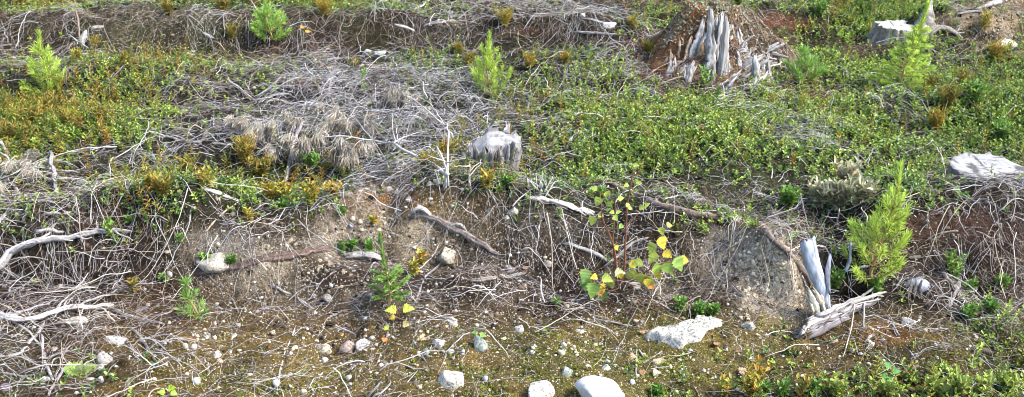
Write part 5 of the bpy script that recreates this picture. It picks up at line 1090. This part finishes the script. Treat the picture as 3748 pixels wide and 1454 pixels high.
SH = [(190,430,90,OL,'olive marsh tea shrub right under the upper left pine seedling',22),(130,470,80,OL,'olive marsh tea shrub left of the larger one near the left edge',16),(265,470,70,OR,'orange tinted marsh tea shrub in front of the upper left hollow',14),
 (375,465,70,OL,'marsh tea shrub right of the orange tinted one',16),(40,520,80,OL,'marsh tea shrub at the left edge above the slanting branch',18),(455,250,50,OL,'small marsh tea sprout on the ledge left of the pale litter',7),(285,225,38,OR,'orange sprout beside the upper left pine seedling',6),
 (215,345,66,OR,'brown orange sprout growing through the right side of the upper left pine seedling',8),(350,170,30,OR,'orange sprout under the bleached root curl',7),(850,150,60,OL,'olive sprout on the dark upper bank',12),(620,60,60,OL,'olive shrub behind the dark upper bank',16),
 (820,50,60,OL,'shrub left of the pine seedling at the top edge',16),(930,20,50,OR,'rusty shrub at the top edge',14),(1190,60,66,OR,'yellow shrub on the crest right of the top edge seedling',18),(1850,100,70,OR,'orange brown shrub in the upper slash',14),(80,20,60,OL,'olive shrub at the top left corner',18),(330,20,60,OL,'olive shrub near the top edge, left part',18),
 (1680,200,40,OR,'orange leaved sprout left of the central pine seedling',10),(1300,270,50,OL,'olive shrub above the tan arched branch',12),(1720,250,60,OL,'olive shrub left beside the central pine seedling',12),
 (900,600,110,OR,'large orange yellow shrub left of the dark curved branch',26),(960,660,100,OL,'dense olive shrub beneath the dead pine top',26),(1150,640,90,GR,'green shrub between the dark curved branch and the mound',22),(1040,745,80,OR,'orange bilberry clump at the foot of the dark curved branch',26),(1140,745,80,OR,'orange bilberry clump right beside the curved branch foot',26),(1220,735,70,OR,'orange bilberry clump reaching the mound',22),(990,735,60,OR,'small orange bilberry clump left of the curved branch foot',16),
 (760,690,70,OR,'yellow bilberry clump behind the split board',14),(690,640,80,OL,'yellow green clump in the left hollow',14),(600,720,80,OL,'yellow green bilberry clump on the crest of the left bank',16),(560,700,60,OR,'yellow clump left on the crest of the left bank',10),
 (1640,600,90,OR,'orange shrub among the dead stems left of the grey stump',20),(1560,630,70,OR,'orange shrub right of the mound crest',16),(1730,600,70,OL,'olive shrub touching the grey stump',16),(1780,690,70,OR,'yellow shrub in front of the grey stump',16),(1860,690,50,GR,'green sprouts at the right foot of the grey stump',14),
 (2070,240,50,OR,'yellow sprout in the upper slope left of the dark root hump',8),(1940,250,60,OR,'yellow sprout pair above the central green patch',8),(2370,200,50,OL,'olive sprout left of the lichen boulder',9),(2320,110,44,OR,'yellow clump in the slash left of the big stump',12),
 (2580,330,90,GR,'green shoot in front of the big rotten stump',8),(2670,300,80,GR,'taller green shoot at the front of the big rotten stump',5),(2200,740,60,GR,'green shoot behind the birch sapling',6),
 (3060,770,110,PG,'pale leaved willow shrub left of the large right pine seedling',34),(2990,760,90,PG,'pale willow clump left of the larger pale shrub',24),(3150,760,110,PG,'pale willow clump right of the larger pale shrub',20),(3100,700,110,PG,'pale willow twigs behind the larger pale shrub',16),
 (2880,760,70,GR,'green tuft left of the pale willow shrubs',14),(2040,1115,10,GR,'tiny seedling sprout on the bare slope',3),
 (2490,1140,55,GR,'dark green lingonberry tuft left above the ribbed slab',6),(2560,1155,40,GR,'dark green lingonberry tuft above the ribbed slab',14),(2610,1150,30,GR,'low lingonberry tuft right above the ribbed slab',10),
 (3050,1060,80,GR,'green lingonberry tuft right of the blue slab',12),(3200,1080,60,GR,'dark green lingonberry tuft under the large right pine seedling',14),(3490,1030,110,GR,'lingonberry shoot climbing the right root bank',8),(3540,1080,50,GR,'green tuft at the foot of the right root bank',12),(3660,1060,50,GR,'green tuft right at the foot of the root bank',10),(3620,1150,50,GR,'lingonberry patch below the right root bank',16),(3540,1170,50,GR,'small lingonberry tuft left of the patch below the root bank',8),
 (1520,1010,70,OR,'yellow green shoot right of the spruce seedling',6),(1545,970,60,OR,'yellow green upper shoot right of the spruce seedling',5),(1290,920,40,GR,'small green sprout at the shaded hole above the wood chunk',8),(1250,925,40,GR,'bright sprout left of the shaded hole',5),(1350,920,40,GR,'leafy sprout right of the shaded hole',6),
 (1365,820,20,OR,'small rosette on the ochre mound',5),(910,810,50,OR,'pale yellow sprout on the left bank',6),(475,815,20,GR,'small green sprout on the left sandy hump',4),(410,880,90,GR,'bright green leafy shoot over the thickest fallen branch',5),(660,890,26,GR,'tiny green sprout in the bank roots',4),(490,1070,60,OL,'yellow green sprig in the shaded roots',6),(600,1030,20,GR,'green rosette left of the grassy pine seedling',4),(750,975,40,GR,'moss green tuft beside the sunken log',10),(850,965,24,GR,'low green tuft beside the lump of cemented sand',8),
 (1040,765,36,GR,'light green rosette on the crest between the banks',10),(1250,790,24,GR,'small green sprout left side of the mound',4),
 (2930,1454,110,OL,'tall yellow green sprout right foreground, with an orange leaf',5),(2970,1450,80,GR,'green sprout beside the tall yellow green one',5),(2860,1454,70,GR,'bright low sprout at the bottom, right of the dead grass',6),(2650,1454,90,OR,'yellow sprout at the bottom edge right of the boulders',6),(2780,1400,130,OR,'thin tall yellow sprout right of the ribbed slab',5),(2750,1454,110,OR,'straw yellow bushy sprout at the bottom edge',12),(2800,1454,60,GR,'green broad sprout at the bottom edge beside the straw yellow one',5),
 (3060,1454,90,LGN,'green sprout at the bottom edge left of the cones',8),(3500,1454,100,LGN,'large light green bilberry bush in the bottom right corner',16),(3420,1460,90,LGN,'light green bilberry bush left of the large one at the bottom right',11),(3590,1460,90,LGN,'light green bilberry bush right of the large one at the bottom right',12),(3680,1440,70,LGN,'green tuft at the right edge by the bottom',20),(3240,1454,60,LGN,'low green tuft between the cones at the bottom',14),(2400,1450,30,GR,'moss green tuft right of the largest boulder',12),(2160,1450,46,[(.06,.12,.04),(.10,.18,.06)],'dark heath tuft growing in front of the largest boulder',16),
 (3560,390,90,GR,'bright green shrub on the right slope',26),(3460,400,90,OL,'olive shrub on the right slope behind the green patch',22),(3660,520,80,GR,'bright green shrub at the right edge above the pale stump',24),(3420,480,80,OR,'reddish yellow shrub right of the twig litter',20),(3640,230,80,OR,'yellow shrub below the far right mound',20),(3600,110,60,OR,'yellow sprout in front of the far right mound',8),(3520,330,80,OL,'tall yellow leafed shoots on the right slope',12),(3400,340,60,OL,'yellow green shoots right of the tall slender pine seedling',10),
 (2700,20,70,GR,'green shrub at the top edge behind the big rotten stump',24),(2560,15,70,OL,'yellow green shrub at the top edge left of the big rotten stump',22),(3000,60,60,GR,'green shrub on the upper right slope',20)]
for k, (px, py, h, c, lab, ns) in enumerate(SH):
    pal = 'willow' in lab; small = ns <= 6; tea = c in (OL, OR) and py < 620 and not pal
    herb('willow_shrub' if pal else ('marsh_tea_shrub' if tea else ('sprout' if small else 'bilberry_shrub')), lab, px, py, h, ns, 16 if tea else (9 if small else 13), .030 if pal else (.026 if tea else .020), .011 if pal else (.0045 if tea else .009), [tuple(v*1.08 for v in q) for q in c], .55 if not small else .35, k+1, cat_='sprout' if small else 'shrub')
def rosette(name, label, px, py, leafs, stemh, cat_='plant'):
    B = at(px, py); u = sz(B); root = empty(name, B, label, cat_)
    for k, (dx, dz, s, c, dg) in enumerate(leafs):
        an = math.radians(dg); p = np.array([dx*u, -.01-.004*k, stemh*u-dz*u]); V, Fq, C = broadleaf(p, np.array([.1, -.7, 1.]), np.array([math.cos(an), -.2, math.sin(an)]), s*u, c, c, k+px)
        mesh('leaf', V, Fq, np.clip(C, .02, .8), [M_MATTE], True, root)
        P = np.stack([np.zeros(3)-[0, 0, .01], p*.5+[0, 0, .003], p]); V, Fq, C = loft(polyw(P, 6), np.full(6, .0009), None, 5, 0, 0, (.3, .14, .06), .1, 0, k); mesh('stem', V, Fq, C, [M_TWIG], True, root)
LGc = (.46, .56, .08)
rosette('sapling_sprout', 'little plant with lobed yellow green leaves below the spruce seedling', 1470, 1175, [(-15,0,42,LGc,170),(10,-8,44,LGc,10),(-20,20,26,(.6,.42,.05),200),(-25,-20,0.1,LGc,0),(-40,60,30,LGc,180),(8,45,34,(.6,.5,.2),10)], 55)
rosette('sprout', 'two leaved green sprout over the greenish slab stone', 1755, 1228, [(-6,0,24,(.2,.38,.07),170),(2,4,26,(.2,.38,.07),-10)], 20)
rosette('seedling_plant', 'dark green three leaved plantlet in the right foreground', 3250, 1375, [(-8,0,36,(.10,.28,.08),120),(0,8,34,(.10,.28,.08),10),(-6,20,32,(.12,.30,.09),-60),(-14,18,26,(.12,.30,.09),190)], 40)
rosette('willowherb_sprout', 'narrow leaved green plant showing between the lower left twigs', 310, 1370, [(-10,0,60,(.30,.42,.10),170),(10,0,56,(.34,.44,.12),30),(0,0,50,(.36,.46,.10),-70),(-8,0,54,(.30,.42,.08),-140),(5,0,50,(.36,.44,.16),80)], 30)
rosette('sprout', 'bright green leaves under the drooping twig fan', 625, 1440, [(0,0,30,(.36,.52,.05),20),(10,8,26,(.30,.48,.05),-30),(-10,10,26,(.30,.48,.05),160)], 30)
rosette('sprout', 'bright green leaves at the bottom edge right of the twig fan', 880, 1452, [(0,0,26,(.30,.50,.05),60),(6,6,22,(.30,.50,.05),-30)], 14)
rosette('sprout', 'small fresh green rosette left of the central pine seedling', 1670, 345, [(0,0,24,(.36,.56,.10),20),(0,0,24,(.36,.56,.10),160),(0,4,20,(.36,.56,.10),80)], 8)

# ---------------------------------------------------------------- dead leaves, cones
def dead_leaf(px, py, s, c, label, dg=0, name='dead_leaf'):
    p = at(px, py); u = sz(p); an = math.radians(dg); V, Fq, C = broadleaf(np.zeros(3)+[0, 0, .006], np.array([.1, -.35, 1.]), np.array([math.cos(an), math.sin(an), .1]), s*u, c, np.array(c)*.8, px)
    tag(mesh(name, V-V.mean(0)+[0, 0, .006], Fq, np.clip(C, .01, .8), [M_MATTE], True, None, p), label, 'leaf')
for a in [(1543,1245,38,(.66,.52,.24),'yellow fallen leaf left above the oblong pale stone'),(1412,1250,28,(.62,.20,.05),'bright orange fallen leaf right of the three stones'),(1268,1155,20,(.55,.30,.14),'orange brown leaf on the slope above the three stones'),(1250,1232,16,(.6,.32,.12),'small orange leaf above the pinkish round stone'),
 (2348,1220,30,(.60,.36,.18),'curled tan leaf at the left tip of the ribbed slab'),(2080,1202,30,(.24,.11,.06),'dark brown curled leaf left of the flat cream stone'),(2312,1313,34,(.46,.28,.16),'brown dead leaf left of the tan flat stone'),(2400,1372,36,(.60,.44,.32),'large pinkish tan leaf below the slab'),(2355,1370,30,(.26,.13,.07),'dark brown leaf right of the largest boulder'),(2365,1402,18,(.58,.30,.14),'small orange leaf below the dark brown one'),
 (2620,1262,30,(.40,.22,.12),'rust coloured leaf below the right end of the slab'),(2725,1365,44,(.46,.32,.22),'big crumpled brown leaf in the bottom right litter'),(1822,660,36,(.62,.36,.18),'orange tan leaf at the right foot of the grey stump'),(1213,852,20,(.30,.10,.06),'dark red leaf left of the ochre mound'),(300,1138,34,(.34,.17,.07),'brown bark flake behind the knotty branch'),(2380,1248,26,(.52,.36,.24),'tan leaf lying on the left tip of the slab'),
 (1130,120,24,(.68,.40,.03),'orange birch leaf on the dark bank, uppermost'),(1110,104,22,(.66,.36,.04),'orange birch leaf left of the uppermost one'),(1200,182,20,(.68,.42,.06),'orange leaf on the face of the dark bank'),(1133,208,20,(.68,.40,.04),'orange leaf by the dead upright stem, upper one'),(1185,245,16,(.68,.46,.06),'yellow leaf by the dead upright stem, left lower'),(1208,252,20,(.66,.44,.08),'yellow leaf by the dead upright stem, right lower'),(1160,222,16,(.62,.40,.06),'small yellow leaf behind the dead upright stem'),
 (2494,552,24,(.50,.32,.18),'brown leaf on the middle green cover'),(1920,985,26,(.56,.32,.18),'orange tan leaf on the slope left of the birch'),(460,322,22,(.62,.50,.24),'cream leaf standing in the ledge shade'),(2950,1385,34,(.62,.30,.10),'orange leaf on the tall sprout foot'),(3340,1430,40,(.22,.10,.07),'dark brown leaf at the bottom right'),(3290,1360,30,(.20,.07,.09),'dark purple leaf left of the lower cone')]:
    dead_leaf(*a, dg=(a[0]*37) % 360)
def cone_obj(px, py, Lpx, dg, label, c=(.40, .33, .24)):
    p = at(px, py); u = sz(p); L = Lpx*u; r = np.random.RandomState(px); root = empty('spruce_cone', p+np.array([0, 0, L*.14]), label, 'cone')
    a = math.radians(dg); T = np.array([math.cos(a), math.sin(a), 0.02]); S_ = np.array([-T[1], T[0], 0]); U = np.array([0, 0, 1.])
    n = 10; t = np.linspace(0, 1, n); rad = L*.16*np.sin(np.pi*(.12+.84*t))**.6; P = T*((t-.5)*L)[:, None]
    V, Fq, C = loft(P, rad*.75, None, 10, .05, .05, (.12, .08, .05), .1, 0, px, up=(0, 0, 1)); mesh('core', V, Fq, C, [M_CONE], True, root)
    it = []
    for k in range(13):
        f = (k+.4)/13; rr_ = L*.16*math.sin(math.pi*(.12+.84*f))**.6
        for q in range(9):
            b = q*6.283/9+k*.35; rd = S_*math.cos(b)+U*math.sin(b); p0 = T*((f-.5)*L)+rd*rr_*.55; d = nrm(T*.9+rd*.75)
            V, Fq = leaves(p0[None], d[None], np.array([L*.13]), np.array([rr_*.85]), -.15, .1, upr=rd[None]); cc = np.tile(np.array(c)*r.uniform(.8, 1.2), (6, 1)); cc[0] *= .3; cc[3] *= 1.35; it.append((V, Fq, cc))
    V, Fq, C = pcat(it); mesh('scales', V, Fq, np.clip(C, .01, .8), [M_CONE], False, root)
for a in [(2255,1278,52,-50,'spruce cone lying on the moss left of the ribbed slab'),(3364,1174,42,60,'pale spruce cone upright beside the white crumbly stone',(.60,.55,.45)),(3592,1290,66,-35,'spruce cone on the moss at the right',(.46,.38,.27)),(3330,1358,62,25,'spruce cone behind the dark purple leaf'),(3130,1390,46,-20,'dark spruce cone half hidden in the bottom litter',(.22,.17,.13)),(3735,1412,60,30,'spruce cone at the right bottom edge',(.5,.44,.33)),(3345,948,44,10,'spruce cone lying against the right root bank'),(3400,706,60,-25,'grey spruce cone in front of the big pale stump',(.5,.42,.32)),(3560,1360,34,0,'small spruce cone in the green bottom right',(.44,.34,.24)),(518,1140,44,40,'grey open cone at the end of the knotty branch',(.40,.38,.38))]:
    cone_obj(a[0], a[1], a[2], a[3], a[4], a[5] if len(a) > 5 else (.40, .33, .24))

# ---------------------------------------------------------------- dead pine top with beige needle tufts, dead upright stems
def tuft(p, d, n, L, col, r, root, par, drop=.5):
    v = nrm(np.array(d)+r.normal(size=(n, 3))*.42); v[:, 2] -= drop; q = np.array(p)+r.normal(size=(n, 3))*.006+v*0
    V, Fq = leaves(q-np.array(root.location), v, L*r.uniform(.7, 1.1, n), np.full(n, .0015), .3, .1)
    c = np.array([col, np.array(col)*.8, np.array(col)*1.15, (.42, .33, .22)])[r.randint(0, 4, n)]; mesh('needle_tuft', V, Fq, np.repeat(np.clip(c, .02, .85), 6, 0), [M_DRY], True, par)
def dead_top(label, pts, w, tufts, seed, z0=.03, nb=5, col=GREY, tn=60, tl=.045):
    r = np.random.RandomState(seed); Q = []
    for a in pts:
        p = at(a[0], a[1]); z = a[2] if len(a) > 2 else z0; d = ray(a[0], a[1]); p = at(a[0], a[1], off=z); Q.append(p)
    root = empty('dead_branch', Q[0], label, 'branch'); B = Q[0]; P = polyw(np.array(Q), 24)+r.normal(size=(24, 3))*.002; u = sz(B)
    V, Fq, C = loft(P-B, w*u/2*np.linspace(1, .35, 24), None, 8, .2, .05, col, .3, 0, seed); br = mesh('branch', V, Fq, C, [M_TWIG], True, root)
    items = []
    for k in range(nb):
        i = r.randint(3, 23); l = r.uniform(.06, .2); T = nrm(P[min(i+1, 23)]-P[i-1]); sd = r.choice([-1, 1]); q = [P[i]]; dv = nrm(T*.6+np.array([-T[1], T[0], 0])*sd*.8+[0, 0, r.uniform(-.2, .4)])
        for b in range(7): dv = nrm(dv+r.normal(size=3)*.16+[0, 0, -.05]); q.append(q[-1]+dv*l/7)
        q = np.array(q); q[:, 2] = np.maximum(q[:, 2], H(q[:, 0], q[:, 1])+.003); V, Fq, C = loft(q-B, w*u/2*.4*np.linspace(1, .4, 8), None, 5, .2, .05, col, .2, 0, k)
        b_ = mesh('side_branch', V, Fq, C, [M_TWIG], True, root)
        if r.rand() < .45: tuft(q[-1], dv, int(tn*.4), tl*.6, (.52, .48, .42), r, root, b_, .4)
    for (a, b, s) in tufts:
        p = at(a, b, off=z0+.05); j = np.argmin(((P-p)**2).sum(1)); d = nrm(p-P[j]+np.array([0, -.01, -.03])); 
        q = polyw(np.array([P[j], (P[j]+p)/2+[0, 0, .01], p]), 6); V, Fq, C = loft(q-B, np.full(6, w*u/2*.3), None, 5, .2, .05, col, .2, 0, a); b_ = mesh('side_branch', V, Fq, C, [M_TWIG], True, root)
        for m in range(3): tuft(p+r.normal(size=3)*.012*s, d+r.normal(size=3)*.35, int(tn*s), tl*s**.5, (.58, .54, .47), r, root, b_, .75)
    return root
dead_top('dead pine top with big drooping beige needle tufts in the middle', [(1640,640),(1560,590,.04),(1470,540,.08),(1380,520,.11),(1280,500,.12),(1180,505,.10),(1100,520,.08),(1020,500,.05)], 14, [(1215,525,1.4),(1240,540,1.1),(1285,555,1.),(1110,520,1.),(1060,500,.9),(1155,500,.8),(1330,520,.8)], 21, .07, 9)
dead_top('second dead pine branch with straw tufts above the first', [(1660,560),(1640,480,.06),(1580,420,.10),(1520,370,.10),(1450,335,.08)], 10, [(1470,340,1.4),(1500,350,1.1),(1440,330,.8),(1540,400,.6)], 22, .05, 6)
dead_top('dead pine branch leaning left through the needle heap', [(1420,610),(1380,540,.05),(1330,470,.09),(1270,420,.10),(1210,400,.08),(1150,380,.04)], 9, [(1220,430,1.2),(1190,455,1.),(1270,430,.9),(1350,455,.8),(1170,380,.5)], 23, .05, 8)
dead_top('flat dead spray of beige needles left of the pine top', [(1190,470),(1090,455,.05),(990,445,.05),(900,440,.04),(840,430,.02)], 8, [(900,440,1.),(960,460,1.),(1010,470,1.),(860,430,.8),(1060,430,.8),(930,490,.8)], 24, .03, 8)
dead_top('arched pale dead branch right of the needle heap', [(1640,680),(1640,560,.10),(1620,450,.13),(1570,380,.10),(1500,340,.07),(1440,325,.03)], 8, [(1630,500,.4)], 25, .04, 4, PALE)
dead_top('dead brown branch lying under the left needle spray', [(1060,560),(1000,520,.02),(930,500,.02),(850,480,.02)], 8, [(1000,540,.8),(1080,560,.6)], 26, .02, 5)
dead_top('grey dead branch with small pale tufts at the left edge', [(0,560),(60,600,.04),(120,630,.05),(190,655,.03)], 9, [(45,595,.5),(105,560,.6),(120,620,.7),(5,680,.6),(95,590,.4)], 27, .05, 4)
dead_top('curved dead twig arching before the grey broken stump', [(1740,600),(1800,570,.05),(1840,540,.07),(1880,530,.06)], 6, [(1745,535,.5)], 28, .03, 3)
def upright(label, pts, wpx, seed, nb=3, col=GREY, dy=0.):
    r = np.random.RandomState(seed); B = at(pts[0][0], pts[0][1]); u = sz(B); root = empty('dead_shoot', B, label, 'stem'); P = polyw(np.array([atp(a, b, B[1]+dy*i) for i, (a, b) in enumerate(pts)]), 16)+r.normal(size=(16, 3))*.0012; P[0, 2] -= .01
    V, Fq, C = loft(P-B, wpx*u/2*np.linspace(1, .45, 16), None, 8, .25, .06, col, .3, .006, seed); mesh('stem', V, Fq, C, [M_TWIG], True, root)
    for k in range(nb):
        i = r.randint(4, 15); q = [P[i]]; dv = nrm(np.array([r.choice([-1, 1])*r.uniform(.4, 1), r.normal()*.5, r.uniform(.1, .8)]))
        for b in range(5): dv = nrm(dv+r.normal(size=3)*.15); q.append(q[-1]+dv*r.uniform(.006, .02))
        V, Fq, C = loft(np.array(q)-B, wpx*u/2*.4*np.linspace(1, .4, 6), None, 5, .2, .05, col, .2, 0, k); mesh('side_branch', V, Fq, C, [M_TWIG], True, root)
upright('short dead upright stem standing left of the grey stump', [(1628,688),(1632,640),(1625,590),(1600,540)], 15, 1, 4)
upright('dead upright stem right in front of the grey stump', [(1722,700),(1718,650),(1720,595)], 12, 2, 3, (.5,.44,.38))
upright('thin leafless brown stem with fine forks above the litter', [(1172,270),(1172,215),(1165,170),(1150,140)], 5, 3, 9, (.34,.22,.17))
upright('tall thin brown dead stem in front of the upper left bank', [(293,150),(288,100),(280,45),(272,-10)], 7, 4, 3, (.42,.32,.26))
upright('grey dead stem at the top edge by the pine seedling', [(960,70),(940,35),(920,5)], 7, 5, 2)
upright('thin grey stem standing in the slash at the top middle', [(1640,85),(1642,50),(1655,10)], 6, 6, 4)
upright('thin dark stem in the upper slash, right', [(1690,80),(1688,40),(1700,-5)], 5, 7, 4, (.3,.26,.24))
upright('dead grey stem end left of the blue slab', [(3068,838),(3066,800),(3072,770)], 8, 8, 1)
upright('dead red brown stem among the pale willow shrubs', [(3082,715),(3078,670),(3060,630)], 5, 9, 2, (.30,.14,.10))
upright('slanting dead red stem inside the pale willow shrub', [(3112,785),(3140,730),(3170,690),(3190,655)], 5, 10, 1, (.30,.14,.10), .01)
upright('broken grey stub standing in front of the green cover', [(1978,735),(1980,700),(1984,672)], 13, 11, 0, (.46,.46,.50))
upright('thin root stem hanging by the right pine seedling', [(3395,825),(3397,780),(3400,765)], 8, 12, 1, PALE)

# ---------------------------------------------------------------- single twigs large enough to count
LT = [('the big rotten stump', 2620, 200), ('the big pale sawn stump', 3560, 640), ('the lower left tangle', 200, 1150), ('the left edge branches', 120, 650), ('the dead pine top', 1300, 480), ('the upper slash', 1700, 40), ('the upper left bank', 450, 120), ('the birch sapling', 2250, 900), ('the right root bank', 3500, 850), ('the mound', 1430, 700), ('the central pine seedling', 1800, 300), ('the left hollow', 620, 560), ('the blue grey slab', 2950, 1000), ('the willow shrubs', 3060, 720), ('the far right mound', 3600, 150), ('the three stones in a row', 1270, 1270), ('the bank roots on the left', 600, 850), ('the slab rock', 2500, 1230), ('the spruce seedling', 1410, 1050)]
rr = np.random.RandomState(77); cnt = 0
while cnt < 220:
    px, py = rr.uniform(-40, 3790), rr.uniform(10, 1454)
    if rr.rand() > float(look(MT, px, py))**2: continue
    p = at(px, py); L = rr.uniform(.07, .26); P = None
    st_ = R.get_state(); R.seed(5000+cnt); m = 10
    P = walk(1, m, np.array([p[0]]), np.array([p[1]]), np.array([L]), .055, np.array([rr.uniform(.005, .035)]), .04, follow=.75)[0]; R.set_state(st_)
    c = np.array([(.46, .43, .40), (.56, .53, .49), (.36, .34, .33), (.26, .21, .18), (.48, .41, .33)])[rr.randint(5)]; r0 = rr.uniform(.0011, .0025)
    q = P.mean(0); V, Fq, C = loft(P-q, r0*np.linspace(1, .4, m), None, 6, .2, .07, c, .3, 0, cnt); it = [(V, Fq, C)]
    for b_ in range(rr.randint(0, 3)):
        i_ = rr.randint(2, m-2); T_ = nrm(P[i_+1]-P[i_]); sd_ = rr.choice([-1, 1]); l_ = L*rr.uniform(.15, .4); w_ = np.array([P[i_]+(T_*.7+np.array([-T_[1], T_[0], .15])*sd_*.7)*l_*q_ for q_ in np.linspace(0, 1, 4)])+rr.normal(size=(4, 3))*.002
        w_[:, 2] = np.maximum(w_[:, 2], H(w_[:, 0], w_[:, 1])+.002); it.append(loft(w_-q, r0*np.array([.6, .5, .4, .25]), None, 5, .2, .05, c, .3, 0, b_))
    V, Fq, C = pcat(it)
    l = min(LT, key=lambda l: (l[1]-px)**2+((l[2]-py)*1.6)**2)[0]
    tag(mesh('twig', V, Fq, C, [M_TWIG], True, None, q), 'one of the loose weathered twigs lying around '+l, 'twig', 'loose twigs around '+l); cnt += 1
# ------------------------------------------------------------------ camera, light
cd = bpy.data.cameras.new('camera'); cam = bpy.data.objects.new('camera', cd); COL.objects.link(cam)
cam.location = (0, 0, CAMH); cam.rotation_euler = (math.pi/2-PITCH, 0, 0)
cd.sensor_fit = 'HORIZONTAL'; cd.sensor_width = 36; cd.lens = 18/math.tan(math.radians(26.0)); cd.clip_start = .05; cd.clip_end = 500
sc.camera = cam
w = bpy.data.worlds.new('World'); sc.world = w; w.use_nodes = True; nt = w.node_tree
bg = nt.nodes['Background']; sky = nt.nodes.new('ShaderNodeTexSky'); sky.sky_type = 'NISHITA'; sky.sun_disc = False
EL = math.radians(48); AZ = math.radians(104)      # sun high on the right, a little beyond the scene
sky.sun_elevation = EL; sky.sun_rotation = AZ; sky.dust_density = 2.0; sky.ozone_density = 1.0
nt.links.new(sky.outputs[0], bg.inputs[0]); bg.inputs[1].default_value = .14
sd = bpy.data.lights.new('sun', 'SUN'); sd.energy = 2.7; sd.angle = math.radians(18); sd.color = (1, .97, .92)
so = bpy.data.objects.new('sun', sd); COL.objects.link(so)
v = Vector((math.sin(AZ)*math.cos(EL), math.cos(AZ)*math.cos(EL), math.sin(EL)))
so.rotation_mode = 'QUATERNION'; so.rotation_quaternion = v.to_track_quat('Z', 'Y')
sc.render.engine = 'CYCLES'; sc.cycles.filter_width = 1.0
sc.view_settings.view_transform = 'Standard'; sc.view_settings.look = 'None'; sc.view_settings.gamma = 1
sc.view_settings.exposure = 1.58
